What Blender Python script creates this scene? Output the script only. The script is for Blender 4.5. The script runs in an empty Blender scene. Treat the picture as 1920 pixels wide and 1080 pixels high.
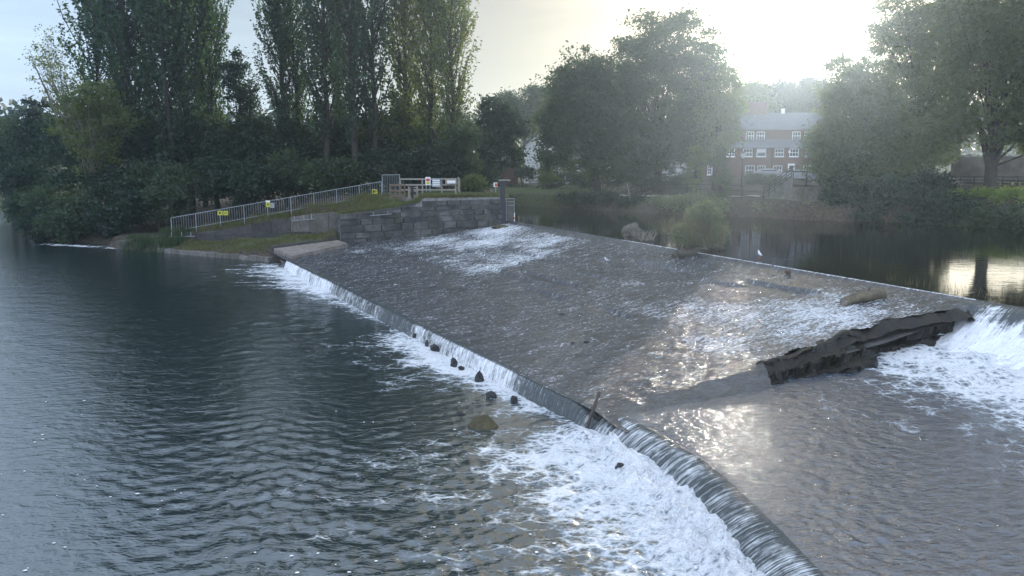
import bpy, math, random
import numpy as np
from mathutils import Vector, Matrix

R = math.radians
scene = bpy.context.scene
col = scene.collection

# ------------------------------------------------------------------ camera
CAM_Z, PITCH, F = 7.0, R(9.43), 1445.0
cam_d = bpy.data.cameras.new("camera")
cam = bpy.data.objects.new("camera", cam_d)
col.objects.link(cam)
cam.location = (0, 0, CAM_Z)
cam.rotation_euler = (R(90) - PITCH, 0, 0)
cam_d.sensor_width = 36.0
cam_d.lens = F / 1920 * 36
cam_d.clip_end = 3000
scene.camera = cam

# ------------------------------------------------------------------ sky, sun, exposure
SUN_EL, SUN_AZ = R(9.5), R(23)
world = bpy.data.worlds.new("World")
scene.world = world
world.use_nodes = True
wt = world.node_tree
wt.nodes.clear()
w_out = wt.nodes.new("ShaderNodeOutputWorld")
w_bg = wt.nodes.new("ShaderNodeBackground")
w_sky = wt.nodes.new("ShaderNodeTexSky")
w_sky.sky_type = 'NISHITA'
w_sky.sun_disc = False
w_sky.sun_elevation = SUN_EL
w_sky.sun_rotation = SUN_AZ
w_sky.air_density = 1.0
w_sky.dust_density = 0.4
w_sky.ozone_density = 2.0
# thin high cloud: a streaky veil that pales the blue
w_tc = wt.nodes.new("ShaderNodeTexCoord")
w_map = wt.nodes.new("ShaderNodeMapping")
w_map.inputs['Scale'].default_value = (2.2, 2.2, 15.0)
w_map.inputs['Rotation'].default_value = (R(4), R(-5), 0)
w_no = wt.nodes.new("ShaderNodeTexNoise")
w_no.inputs['Scale'].default_value = 1.3
w_no.inputs['Detail'].default_value = 6
w_no.inputs['Roughness'].default_value = 0.55
w_no.inputs['Distortion'].default_value = 0.5
w_rm = wt.nodes.new("ShaderNodeMapRange")
w_rm.inputs['From Min'].default_value = 0.4
w_rm.inputs['From Max'].default_value = 0.75
w_rm.inputs['To Min'].default_value = 0.90
w_rm.inputs['To Max'].default_value = 0.97
w_mix = wt.nodes.new("ShaderNodeMix"); w_mix.data_type = 'RGBA'
L = wt.links.new
# the veil of thin cloud: pale blue away from the sun, cream towards it
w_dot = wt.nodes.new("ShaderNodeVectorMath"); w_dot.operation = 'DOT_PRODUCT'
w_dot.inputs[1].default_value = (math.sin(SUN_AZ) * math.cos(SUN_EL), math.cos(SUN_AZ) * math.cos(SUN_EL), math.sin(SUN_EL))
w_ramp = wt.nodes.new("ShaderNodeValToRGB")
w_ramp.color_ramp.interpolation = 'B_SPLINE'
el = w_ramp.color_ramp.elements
el[0].position, el[0].color = 0.0, (0.47, 0.55, 0.70, 1)  # veil overhead and behind the camera brightened to light the foreground
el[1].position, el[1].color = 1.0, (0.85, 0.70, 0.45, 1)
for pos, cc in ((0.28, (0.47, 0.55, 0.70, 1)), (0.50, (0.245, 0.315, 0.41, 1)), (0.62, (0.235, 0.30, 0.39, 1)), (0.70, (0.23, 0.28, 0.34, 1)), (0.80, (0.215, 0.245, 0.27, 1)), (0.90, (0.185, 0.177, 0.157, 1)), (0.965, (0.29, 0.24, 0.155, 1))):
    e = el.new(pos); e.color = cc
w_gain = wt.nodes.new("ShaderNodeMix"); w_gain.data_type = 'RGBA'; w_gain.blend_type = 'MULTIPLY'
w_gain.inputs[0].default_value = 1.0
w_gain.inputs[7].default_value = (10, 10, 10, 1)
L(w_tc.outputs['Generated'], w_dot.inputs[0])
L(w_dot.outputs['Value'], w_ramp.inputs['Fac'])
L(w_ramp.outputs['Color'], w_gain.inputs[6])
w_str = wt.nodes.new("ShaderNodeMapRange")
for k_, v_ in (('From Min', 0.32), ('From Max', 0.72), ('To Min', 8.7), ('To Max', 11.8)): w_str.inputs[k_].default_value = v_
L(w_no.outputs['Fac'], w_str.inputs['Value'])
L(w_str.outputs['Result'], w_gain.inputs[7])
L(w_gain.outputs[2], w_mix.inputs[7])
L(w_tc.outputs['Generated'], w_map.inputs['Vector'])
L(w_map.outputs['Vector'], w_no.inputs['Vector'])
L(w_no.outputs['Fac'], w_rm.inputs['Value'])
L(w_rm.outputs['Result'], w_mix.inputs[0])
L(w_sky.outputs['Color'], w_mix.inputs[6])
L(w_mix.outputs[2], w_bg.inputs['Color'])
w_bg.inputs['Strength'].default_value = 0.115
L(w_bg.outputs['Background'], w_out.inputs['Surface'])

sun_d = bpy.data.lights.new("sun", 'SUN')
sun = bpy.data.objects.new("sun", sun_d)
col.objects.link(sun)
sun_d.energy = 2.4
sun_d.angle = R(2.5)      # veiled by thin cloud
sun_d.color = (1.0, 0.91, 0.80)
sdir = Vector((math.sin(SUN_AZ) * math.cos(SUN_EL), math.cos(SUN_AZ) * math.cos(SUN_EL), math.sin(SUN_EL)))
sun.rotation_euler = sdir.to_track_quat('Z', 'Y').to_euler()
sun.location = (40, 100, 60)

scene.view_settings.view_transform = 'Standard'
scene.view_settings.look = 'None'
scene.view_settings.gamma = 1.0
scene.view_settings.use_curve_mapping = False
scene.view_settings.exposure = 1.25
scene.cycles.use_denoising = True
scene.cycles.max_bounces = 8
scene.cycles.volume_bounces = 1
scene.cycles.transparent_max_bounces = 12

# ------------------------------------------------------------------ helpers
cp, sp = math.cos(PITCH), math.sin(PITCH)

def ray(px, py):
    u, v = (px - 960) / F, (540 - py) / F
    return np.array([u, cp + v * sp, -sp + v * cp])

def onz(px, py, z):
    d = ray(px, py)
    t = (z - CAM_Z) / d[2]
    return np.array([0, 0, CAM_Z]) + d * t

def at(px, py, Y):
    d = ray(px, py)
    return np.array([0, 0, CAM_Z]) + d * (Y / d[1])

def tag(o, label=None, cat=None, group=None, kind=None):
    if label: o["label"] = label
    if cat: o["category"] = cat
    if group: o["group"] = group
    if kind: o["kind"] = kind
    return o

def empty(name, loc, rz=0.0):
    o = bpy.data.objects.new(name, None)
    o.empty_display_size = 0.2
    o.location = loc
    o.rotation_euler = (0, 0, rz)
    col.objects.link(o)
    return o

def link(name, me, parent=None):
    o = bpy.data.objects.new(name, me)
    col.objects.link(o)
    if parent is not None:
        o.parent = parent
    return o

def mesh_np(name, V, Fq, mat=None, smooth=False, uv=None, attrs=None):
    """V (n,3) array, Fq (m,k) int array of faces that all have k corners."""
    V = np.asarray(V, dtype=np.float32)
    Fq = np.asarray(Fq, dtype=np.int32)
    me = bpy.data.meshes.new(name)
    m, k = Fq.shape
    me.vertices.add(len(V))
    me.vertices.foreach_set("co", V.ravel())
    me.loops.add(m * k)
    me.loops.foreach_set("vertex_index", Fq.ravel())
    me.polygons.add(m)
    me.polygons.foreach_set("loop_start", np.arange(0, m * k, k, dtype=np.int32))
    me.polygons.foreach_set("use_smooth", np.full(m, smooth, dtype=bool))
    if uv is not None:
        l = me.uv_layers.new(name="UVMap")
        l.data.foreach_set("uv", np.asarray(uv, dtype=np.float32)[Fq.ravel()].ravel())
    if attrs:
        for an, av in attrs.items():
            a = me.attributes.new(an, 'FLOAT', 'POINT')
            a.data.foreach_set("value", np.asarray(av, dtype=np.float32))
    if mat is not None:
        me.materials.append(mat)
    me.update(calc_edges=True)
    me.validate()
    return me

class MB:
    """collects shapes, gives one mesh"""
    def __init__(s):
        s.v, s.f = [], []
    def add(s, vs, fs):
        b = len(s.v)
        s.v += [tuple(float(c) for c in v) for v in vs]
        s.f += [tuple(b + i for i in f) for f in fs]
        return s
    def box(s, x0, x1, y0, y1, z0, z1):
        vs = [(x0, y0, z0), (x1, y0, z0), (x1, y1, z0), (x0, y1, z0), (x0, y0, z1), (x1, y0, z1), (x1, y1, z1), (x0, y1, z1)]
        return s.add(vs, [(0, 3, 2, 1), (4, 5, 6, 7), (0, 1, 5, 4), (1, 2, 6, 5), (2, 3, 7, 6), (3, 0, 4, 7)])
    def bar(s, a, b, w, h=None, up=(0, 0, 1)):
        """square-section bar from a to b"""
        h = w if h is None else h
        a, b = Vector([float(c) for c in a]), Vector([float(c) for c in b])
        d = (b - a).normalized()
        u = Vector(up)
        if abs(d.dot(u)) > 0.98: u = Vector((0, 1, 0))
        sx = d.cross(u).normalized() * (w / 2)
        sy = sx.cross(d).normalized() * (h / 2)
        vs = []
        for p in (a, b):
            vs += [p - sx - sy, p + sx - sy, p + sx + sy, p - sx + sy]
        return s.add(vs, [(3, 2, 1, 0), (4, 5, 6, 7), (0, 1, 5, 4), (1, 2, 6, 5), (2, 3, 7, 6), (3, 0, 4, 7)])
    def tube(s, pts, rads, n=7, cap=True):
        pts = [Vector([float(c) for c in p]) for p in pts]
        b = len(s.v)
        ref = Vector((0.31, 0.17, 0.93))
        for i, p in enumerate(pts):
            d = (pts[min(i + 1, len(pts) - 1)] - pts[max(i - 1, 0)]).normalized()
            r = ref if abs(d.dot(ref)) < 0.95 else Vector((1, 0, 0))
            x = d.cross(r).normalized(); y = d.cross(x)
            for k in range(n):
                a = 2 * math.pi * k / n
                q = p + (x * math.cos(a) + y * math.sin(a)) * rads[i]
                s.v.append(tuple(q))
        for i in range(len(pts) - 1):
            for k in range(n):
                k2 = (k + 1) % n
                s.f.append((b + i * n + k, b + i * n + k2, b + (i + 1) * n + k2, b + (i + 1) * n + k))
        if cap:
            s.f.append(tuple(b + k for k in reversed(range(n))))
            s.f.append(tuple(b + (len(pts) - 1) * n + k for k in range(n)))
        return s
    def prism(s, poly, z0, z1):
        n = len(poly)
        zs0 = z0 if hasattr(z0, '__len__') else [z0] * n
        zs1 = z1 if hasattr(z1, '__len__') else [z1] * n
        vs = [(p[0], p[1], zs0[i]) for i, p in enumerate(poly)] + [(p[0], p[1], zs1[i]) for i, p in enumerate(poly)]
        fs = [tuple(reversed(range(n))), tuple(range(n, 2 * n))]
        for i in range(n):
            j = (i + 1) % n
            fs.append((i, j, n + j, n + i))
        return s.add(vs, fs)
    def mesh(s, name, mat=None, smooth=False):
        me = bpy.data.meshes.new(name)
        me.from_pydata(s.v, [], s.f)
        if mat is not None: me.materials.append(mat)
        if smooth:
            me.polygons.foreach_set("use_smooth", np.ones(len(me.polygons), dtype=bool))
        me.update()
        return me
    def build(s, name, mat, parent=None, smooth=False):
        return link(name, s.mesh(name, mat, smooth), parent)

def copy_tree(o, parent=None):
    c = o.copy()
    col.objects.link(c)
    if parent is not None: c.parent = parent
    for ch in list(o.children):
        copy_tree(ch, c)
    return c

def _hash(ix, iy, seed):
    h = (ix.astype(np.int64) * 374761393 + iy.astype(np.int64) * 668265263 + seed * 982451653) & 0x7fffffff
    h = ((h ^ (h >> 13)) * 1274126177) & 0x7fffffff
    return ((h ^ (h >> 16)) & 0xffff) / 65535.0

def vnoise(x, y, seed=0):
    x, y = np.asarray(x, float), np.asarray(y, float)
    ix, iy = np.floor(x), np.floor(y)
    fx, fy = x - ix, y - iy
    fx = fx * fx * (3 - 2 * fx); fy = fy * fy * (3 - 2 * fy)
    a, b = _hash(ix, iy, seed), _hash(ix + 1, iy, seed)
    c, d = _hash(ix, iy + 1, seed), _hash(ix + 1, iy + 1, seed)
    return (a * (1 - fx) + b * fx) * (1 - fy) + (c * (1 - fx) + d * fx) * fy

def fbm(x, y, seed=0, oct=4, gain=0.5):
    t, a, s, n = 0, 1.0, 1.0, 0
    for o in range(oct):
        t = t + a * vnoise(x * s + 17.3 * o, y * s - 9.1 * o, seed + o)
        n += a; a *= gain; s *= 2.03
    return t / n

def sstep(a, b, x):
    t = np.clip((x - a) / (b - a), 0, 1)
    return t * t * (3 - 2 * t)

def grid_faces(nu, nv):
    i = np.arange(nu * nv).reshape(nu, nv)
    return np.stack([i[:-1, :-1], i[1:, :-1], i[1:, 1:], i[:-1, 1:]], -1).reshape(-1, 4)

def keep_faces(V, Fq, keep):
    """drop faces whose corners are all to be dropped; compact the vertices"""
    Fq = Fq[keep[Fq].any(1)]
    used = np.zeros(len(V), bool); used[Fq.ravel()] = True
    idx = np.cumsum(used) - 1
    return used, idx[Fq]

# ------------------------------------------------------------------ material helper
class NT:
    def __init__(s, name):
        s.m = bpy.data.materials.new(name)
        s.m.use_nodes = True
        s.t = s.m.node_tree
        s.t.nodes.clear()
        s.out = s.t.nodes.new("ShaderNodeOutputMaterial")
    def n(s, typ, props=None, **ins):
        nd = s.t.nodes.new("ShaderNode" + typ)
        for k, v in (props or {}).items(): setattr(nd, k, v)
        for k, v in ins.items():
            key = int(k[1:]) if k[0] == 'i' and k[1:].isdigit() else k.replace('_', ' ')
            s.set(nd.inputs[key], v)
        return nd
    def set(s, sock, v):
        if hasattr(v, 'is_output'): s.t.links.new(v, sock)
        else: sock.default_value = v
    def obj(s): return s.n('TexCoord').outputs['Object']
    def gen(s): return s.n('NewGeometry').outputs['Position']
    def uv(s): return s.n('TexCoord').outputs['UV']
    def scale(s, vec, sc, rot=(0, 0, 0)):
        return s.n('Mapping', Vector=vec, Scale=sc, Rotation=rot).outputs[0]
    def noise(s, vec, scale, detail=4, rough=0.5, dist=0.0):
        return s.n('TexNoise', Vector=vec, Scale=scale, Detail=detail, Roughness=rough, Distortion=dist).outputs['Fac']
    def math(s, op, a, b=0.0, clamp=False):
        return s.n('Math', {'operation': op, 'use_clamp': clamp}, i0=a, i1=b).outputs[0]
    def rng(s, v, a, b, c=0.0, d=1.0, smooth=False):
        return s.n('MapRange', {'interpolation_type': 'SMOOTHSTEP' if smooth else 'LINEAR'}, i0=v, i1=a, i2=b, i3=c, i4=d).outputs[0]
    def mixc(s, f, a, b):
        return s.n('Mix', {'data_type': 'RGBA'}, i0=f, i6=a, i7=b).outputs[2]
    def attr(s, name): return s.n('Attribute', {'attribute_name': name}).outputs['Fac']
    def bump(s, h, dist, strength=1.0, normal=None):
        nd = s.n('Bump', Height=h, Distance=dist, Strength=strength)
        if normal is not None: s.set(nd.inputs['Normal'], normal)
        return nd.outputs[0]
    def pbr(s, color, rough, normal=None, spec=0.5, metal=0.0, **kw):
        nd = s.n('BsdfPrincipled', Roughness=rough, Metallic=metal)
        s.set(nd.inputs['Base Color'], color)
        s.set(nd.inputs['Specular IOR Level'], spec)
        if normal is not None: s.set(nd.inputs['Normal'], normal)
        for k, v in kw.items(): s.set(nd.inputs[k], v)
        return nd.outputs[0]
    def mix(s, f, a, b): return s.n('MixShader', i0=f, i1=a, i2=b).outputs[0]
    def done(s, sh, vol=None):
        if sh is not None: s.t.links.new(sh, s.out.inputs['Surface'])
        if vol is not None: s.t.links.new(vol, s.out.inputs['Volume'])
        return s.m

def c3(r, g, b): return (r, g, b, 1.0)

def plain(name, colr, rough=0.7, metal=0.0, var=0.25, scale=6.0, bump=0.0, spec=0.4):
    t = NT(name)
    p = t.obj()
    n = t.noise(p, scale, 5, 0.6)
    d = tuple(c * (1 - var) for c in colr[:3]) + (1,)
    l = tuple(min(1, c * (1 + var)) for c in colr[:3]) + (1,)
    cc = t.mixc(t.rng(n, 0.3, 0.7), d, l)
    nm = t.bump(n, bump) if bump else None
    return t.done(t.pbr(cc, rough, nm, spec, metal))

# ------------------------------------------------------------------ materials
def stone_mat(name, base, light, moss, moss_amt=0.5, scale=1.5, wet=0.85):
    t = NT(name)
    p = t.gen()
    n1 = t.noise(p, scale, 6, 0.65)
    n2 = t.noise(p, scale * 5, 5, 0.6)
    n3 = t.noise(t.scale(p, (1, 1, 0.35)), scale * 1.7, 5, 0.7, 0.4)
    ri = t.n('ObjectInfo').outputs['Random']
    c = t.mixc(t.rng(n1, 0.35, 0.68), base, light)
    dark = tuple(x * 0.35 for x in base[:3]) + (1,)
    c = t.mixc(t.rng(n2, 0.4, 0.75, 0, 0.6), c, dark)
    c = t.mixc(t.rng(ri, 0, 1, 0.0, 0.45), c, dark)
    c = t.mixc(t.rng(n3, 0.5, 0.72, 0, moss_amt), c, moss)
    return t.done(t.pbr(c, wet, t.bump(t.math('ADD', n1, n2), 0.04), 0.3))

M = {}
M['stone'] = stone_mat('masonry_stone', c3(0.06, 0.057, 0.060), c3(0.20, 0.19, 0.18), c3(0.045, 0.055, 0.022), 0.75, 1.1)
M['mortar'] = plain('lime_mortar', c3(0.22, 0.21, 0.20), 0.9, var=0.4, scale=3)
M['concrete'] = stone_mat('weathered_concrete', c3(0.17, 0.155, 0.14), c3(0.27, 0.25, 0.23), c3(0.06, 0.07, 0.03), 0.6, 0.8)
M['slab'] = stone_mat('pale_slab', c3(0.27, 0.23, 0.20), c3(0.38, 0.33, 0.29), c3(0.07, 0.075, 0.03), 0.75, 0.7)
M['darkwall'] = stone_mat('dark_concrete', c3(0.07, 0.065, 0.065), c3(0.14, 0.13, 0.125), c3(0.04, 0.05, 0.02), 0.7, 1.0)
M['rock'] = stone_mat('wet_dark_rock', c3(0.010, 0.009, 0.009), c3(0.028, 0.021, 0.017), c3(0.022, 0.027, 0.009), 0.7, 1.6, 0.4)
M['wetrock'] = plain('black_wet_stone', c3(0.014, 0.014, 0.015), 0.5, var=0.5, scale=8, bump=0.02, spec=0.5)
M['mossrock'] = plain('mossy_boulder', c3(0.065, 0.055, 0.022), 0.7, var=0.5, scale=5, bump=0.03)
M['mossrock2'] = plain('dry_debris', c3(0.11, 0.10, 0.085), 0.95, var=0.6, scale=5, bump=0.08)
M['galv'] = plain('galvanised_steel', c3(0.30, 0.33, 0.34), 0.5, 0.4, var=0.15)
M['timber'] = plain('grey_timber', c3(0.30, 0.27, 0.23), 0.8, var=0.3, scale=9)
M['oldtimber'] = plain('brown_timber', c3(0.16, 0.12, 0.09), 0.85, var=0.35, scale=9)
M['iron'] = plain('dark_iron', c3(0.02, 0.02, 0.024), 0.6, 0.3)
M['gatepost'] = plain('painted_gate_post', c3(0.028, 0.03, 0.038), 0.6)
M['white'] = plain('white_paint', c3(0.78, 0.78, 0.76), 0.6, var=0.06)
M['render'] = plain('white_render', c3(0.74, 0.74, 0.73), 0.85, var=0.08, scale=1.2)
M['slate'] = plain('roof_slate', c3(0.085, 0.09, 0.105), 0.6, var=0.3, scale=2.5)
M['yellow'] = plain('yellow_sign', c3(0.46, 0.46, 0.05), 0.5, var=0.05)
M['red'] = plain('red_sign', c3(0.55, 0.05, 0.04), 0.5, var=0.08)
M['black'] = plain('black_print', c3(0.02, 0.02, 0.02), 0.6)
M['greysign'] = plain('grey_sign_back', c3(0.32, 0.35, 0.38), 0.5, 0.2, var=0.1)
M['blue'] = plain('blue_sign', c3(0.03, 0.07, 0.28), 0.5)
M['orange'] = plain('orange_paint', c3(0.5, 0.2, 0.06), 0.6)
M['gull'] = plain('gull_white', c3(0.75, 0.75, 0.77), 0.8, var=0.05)
M['gullgrey'] = plain('gull_grey', c3(0.35, 0.38, 0.42), 0.8, var=0.08)
M['path'] = plain('gravel_path', c3(0.36, 0.32, 0.27), 0.9, var=0.2, scale=2)
M['road'] = plain('asphalt', c3(0.11, 0.105, 0.10), 0.85, var=0.2, scale=3)
M['bark'] = plain('grey_bark', c3(0.04, 0.034, 0.028), 0.9, var=0.4, scale=4, bump=0.03)
M['palebark'] = plain('pale_bark', c3(0.16, 0.14, 0.115), 0.9, var=0.45, scale=3, bump=0.03)
M['deadwood'] = plain('bleached_wood', c3(0.22, 0.19, 0.16), 0.85, var=0.4, scale=7, bump=0.02)
M['wetwood'] = plain('wet_wood', c3(0.05, 0.04, 0.032), 0.5, var=0.4, scale=7, bump=0.02)

t = NT('log_bark')
p = t.obj()
n = t.noise(t.scale(p, (1, 1, 1)), 3.0, 6, 0.7)
M['log'] = t.done(t.pbr(t.mixc(t.rng(n, 0.35, 0.65), c3(0.06, 0.05, 0.03), c3(0.17, 0.14, 0.085)), 0.75, t.bump(n, 0.03)))

t = NT('glass_pane')
M['glass'] = t.done(t.pbr(c3(0.03, 0.035, 0.045), 0.08, None, 0.6))

t = NT('red_brick')
p = t.gen()
xz = t.n('Mapping', Vector=p, Rotation=(R(90), 0, 0)).outputs[0]
br = t.n('TexBrick', Vector=xz, Scale=4.2, Mortar_Size=0.012, Color1=c3(0.15, 0.08, 0.06), Color2=c3(0.11, 0.06, 0.05), Mortar=c3(0.17, 0.14, 0.12)).outputs['Color']
n = t.noise(p, 0.7, 4, 0.6)
M['brick'] = t.done(t.pbr(t.mixc(t.rng(n, 0.35, 0.7, 0, 0.5), br, c3(0.11, 0.06, 0.05)), 0.85))

t = NT('soil_and_turf')
p = t.gen()
g = t.attr('grass')
n1 = t.noise(p, 0.5, 6, 0.65); n2 = t.noise(p, 4.0, 5, 0.65)
soil = t.mixc(t.rng(n2, 0.35, 0.65), c3(0.035, 0.027, 0.02), c3(0.095, 0.075, 0.055))
turf = t.mixc(t.rng(n2, 0.35, 0.65), c3(0.045, 0.07, 0.022), c3(0.10, 0.12, 0.04))
fac = t.math('ADD', g, t.rng(n1, 0.3, 0.7, -0.35, 0.35), True)
M['ground'] = t.done(t.pbr(t.mixc(fac, soil, turf), 0.95, t.bump(n2, 0.08), 0.2))

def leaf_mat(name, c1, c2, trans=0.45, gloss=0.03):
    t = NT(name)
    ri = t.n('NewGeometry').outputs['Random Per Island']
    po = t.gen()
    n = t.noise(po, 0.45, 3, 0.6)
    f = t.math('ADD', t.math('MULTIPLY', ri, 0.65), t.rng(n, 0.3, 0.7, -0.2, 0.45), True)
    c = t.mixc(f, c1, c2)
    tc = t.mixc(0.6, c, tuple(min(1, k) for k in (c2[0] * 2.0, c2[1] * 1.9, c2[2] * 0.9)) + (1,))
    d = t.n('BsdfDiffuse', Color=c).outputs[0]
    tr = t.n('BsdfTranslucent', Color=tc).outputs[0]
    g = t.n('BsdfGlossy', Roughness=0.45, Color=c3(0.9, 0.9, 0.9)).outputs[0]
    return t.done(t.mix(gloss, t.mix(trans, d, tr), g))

M['leaf_poplar'] = leaf_mat('leaf_poplar', c3(0.012, 0.036, 0.032), c3(0.05, 0.10, 0.042), 0.5)
M['leaf_poplar_pale'] = leaf_mat('leaf_poplar_pale', c3(0.055, 0.085, 0.032), c3(0.14, 0.18, 0.06), 0.5)
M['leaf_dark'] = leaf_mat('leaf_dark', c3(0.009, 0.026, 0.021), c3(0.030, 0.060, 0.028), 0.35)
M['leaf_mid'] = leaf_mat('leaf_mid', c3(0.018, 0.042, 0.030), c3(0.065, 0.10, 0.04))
M['leaf_sunny'] = leaf_mat('leaf_sunny', c3(0.036, 0.062, 0.034), c3(0.11, 0.145, 0.055), 0.5)
M['leaf_yellow'] = leaf_mat('leaf_yellow', c3(0.055, 0.082, 0.028), c3(0.13, 0.165, 0.05), 0.5)
M['leaf_sun_tint'] = leaf_mat('leaf_sun_tint', c3(0.09, 0.15, 0.03), c3(0.20, 0.28, 0.06), 0.5)  # roadside hedge: sunlight on its top put into a brighter leaf green
M['leaf_conifer'] = leaf_mat('leaf_conifer', c3(0.018, 0.03, 0.026), c3(0.04, 0.058, 0.042), 0.2)
M['leaf_ivy'] = leaf_mat('leaf_ivy', c3(0.05, 0.085, 0.022), c3(0.12, 0.16, 0.04), 0.5)
M['leaf_bush'] = leaf_mat('leaf_bush', c3(0.10, 0.13, 0.075), c3(0.22, 0.24, 0.13), 0.35)
M['grass'] = leaf_mat('grass_blade', c3(0.07, 0.085, 0.03), c3(0.16, 0.16, 0.06), 0.4)
M['drygrass'] = leaf_mat('dry_stalk', c3(0.10, 0.08, 0.05), c3(0.22, 0.18, 0.11), 0.3)

# ---- water
FLOW = math.atan2(-0.44, -0.90)

def water_mat(name, tint, ripples, foam_scale=3.0, rough=0.06, uvflow=False, foam_gain=1.25, foam_bias=0.60, foam_col=c3(0.92, 0.93, 0.94), stretch=(1, 1, 1), rot=0.0, lace_amt=0.8, ior=1.33):
    """dark reflective water; ripples = [(scale, stretch, rotation, distance)]; white foam where the vertex value 'foam' asks for it"""
    t = NT(name)
    p = t.uv() if uvflow else t.gen()
    nm = None
    for sc, st, ro, di in ripples:
        h = t.noise(t.scale(p, st, (0, 0, ro)), sc, 3, 0.55, 0.6)
        nm = t.bump(h, di, 1.0, nm)
    fa = t.attr('foam')
    ps = t.scale(p, stretch, (0, 0, rot))
    warp = t.n('TexNoise', Vector=ps, Scale=foam_scale * 0.6, Detail=3).outputs['Color']
    pw = t.n('Mix', {'data_type': 'VECTOR', 'factor_mode': 'UNIFORM'}, i0=0.22, i4=ps, i5=warp).outputs[1]
    v1 = t.n('TexVoronoi', {'feature': 'DISTANCE_TO_EDGE'}, Vector=pw, Scale=foam_scale).outputs['Distance']
    v2 = t.n('TexVoronoi', {'feature': 'DISTANCE_TO_EDGE'}, Vector=pw, Scale=foam_scale * 2.7).outputs['Distance']
    lace = t.math('MAXIMUM', t.rng(v1, 0.0, 0.28, 1, 0), t.rng(v2, 0.0, 0.3, 0.75, 0))
    big = t.noise(ps, foam_scale * 0.35, 6, 0.65)
    fine = t.noise(ps, foam_scale * 4.5, 4, 0.6)
    f = t.math('MULTIPLY', fa, foam_gain)
    f = t.math('ADD', f, t.math('MULTIPLY', t.math('SUBTRACT', lace, 0.5), lace_amt))
    f = t.math('ADD', f, t.rng(big, 0.25, 0.75, -0.6, 0.6))
    f = t.math('ADD', f, t.rng(fine, 0.25, 0.75, -0.25, 0.25))
    have = t.rng(fa, 0.01, 0.08)
    mask = t.math('MULTIPLY', t.rng(f, foam_bias - 0.22, foam_bias + 0.50, 0, 1, True), have)
    nf = t.bump(t.math('ADD', t.math('MULTIPLY', f, 0.7), t.math('MULTIPLY', fine, 0.5)), 0.11, 1.0, nm)
    wsh = t.pbr(tint, rough, nm, 0.5, 0.0, IOR=ior)
    thick = t.math('ADD', t.rng(f, foam_bias, foam_bias + 0.6, 0, 0.85), t.rng(fine, 0.3, 0.7, -0.2, 0.35), True)
    fsh = t.pbr(t.mixc(thick, c3(0.52, 0.59, 0.64), foam_col), 0.8, nf, 0.25)
    return t.done(t.mix(mask, wsh, fsh))

M['w_lower'] = water_mat('lower_river_water', c3(0.010, 0.020, 0.022),
    [(1.0, (0.7, 1.2, 1), R(14), 0.03), (4.4, (0.6, 1.25, 1), R(-8), 0.024), (10.5, (0.7, 1.2, 1), R(20), 0.010)], 2.6, 0.05, stretch=(0.8, 1.3, 1), rot=R(10), ior=3.0)
M['w_upper'] = water_mat('upper_river_water', c3(0.014, 0.013, 0.009), [(1.4, (0.5, 1.0, 1), R(25), 0.006), (6.0, (0.5, 1.2, 1), R(20), 0.0015)], 2.5, 0.03)
M['w_pool'] = water_mat('pool_water', c3(0.035, 0.05, 0.075),
    [(2.6, (0.9, 1.1, 1), R(25), 0.02), (5.6, (0.8, 1.2, 1), R(15), 0.055), (13.0, (0.85, 1.15, 1), R(0), 0.018)], 2.4, 0.13, stretch=(1, 1, 1), ior=2.7)

# ------------------------------------------------------------------ plan of the river
CREST0, CREST1 = np.array([-0.6, 65.3]), np.array([16.9, 27.5])      # upper edge of the weir
cdir = (CREST1 - CREST0) / np.linalg.norm(CREST1 - CREST0)
cnor = np.array([cdir[1], -cdir[0]])                                  # points down-river
if cnor[0] > 0: cnor = -cnor
LIP = np.array([(-15.9, 52.1), (-14.7, 49.9), (-9.0, 39.55), (-3.25, 29.1), (1.74, 20.1), (2.35, 18.95), (3.2, 17.4), (3.62, 16.1), (3.92, 14.8), (4.2, 13.0), (4.36, 11.6), (4.58, 9.5), (4.85, 6.0), (5.1, 2.0)])
lip_seg = np.linalg.norm(np.diff(LIP, axis=0), axis=1)
lip_s = np.concatenate([[0], np.cumsum(lip_seg)])

def lip_at(s):
    return np.stack([np.interp(s, lip_s, LIP[:, 0]), np.interp(s, lip_s, LIP[:, 1])], -1)

def lip_normal(s):
    d = lip_at(s + 0.4) - lip_at(s - 0.4)
    d = d / np.linalg.norm(d, axis=-1, keepdims=True)
    n = np.stack([d[..., 1], -d[..., 0]], -1)
    return np.where(n[..., :1] > 0, -n, n)

def polyline_dist(P, line, signed=False):
    """distance of points P (n,2) to an open polyline; sign + on its right-hand side of travel; also arclength"""
    best = np.full(len(P), 1e9); sgn = np.ones(len(P)); arc = np.zeros(len(P)); acc = 0.0
    for a, b in zip(line[:-1], line[1:]):
        ab = b - a; l2 = ab @ ab; ln = math.sqrt(l2)
        tt = np.clip(((P - a) @ ab) / l2, 0, 1)
        q = a + tt[:, None] * ab
        d = np.linalg.norm(P - q, axis=1)
        cr = ab[0] * (P[:, 1] - a[1]) - ab[1] * (P[:, 0] - a[0])
        m = d < best - 1e-9
        best = np.where(m, d, best); sgn = np.where(m, np.where(cr > 0, -1.0, 1.0), sgn); arc = np.where(m, acc + tt * ln, arc)
        acc += ln
    return best, sgn, arc

LAND = np.array([(-420, 260), (-140, 150), (-62, 104), (-51, 80), (-42.5, 67), (-34, 63.5), (-31.6, 61.2), (-27, 58.6), (-17.2, 53.2), (-15.6, 52.6), (-12.6, 57.6),
                 (-1.2, 64.6), (0.2, 65.0), (0.8, 84), (7.5, 78), (13, 72.5), (20, 68), (27, 63), (36, 59.5), (50, 54), (70, 48), (140, 30), (420, 20), (420, 420), (-420, 420)], float)

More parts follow.
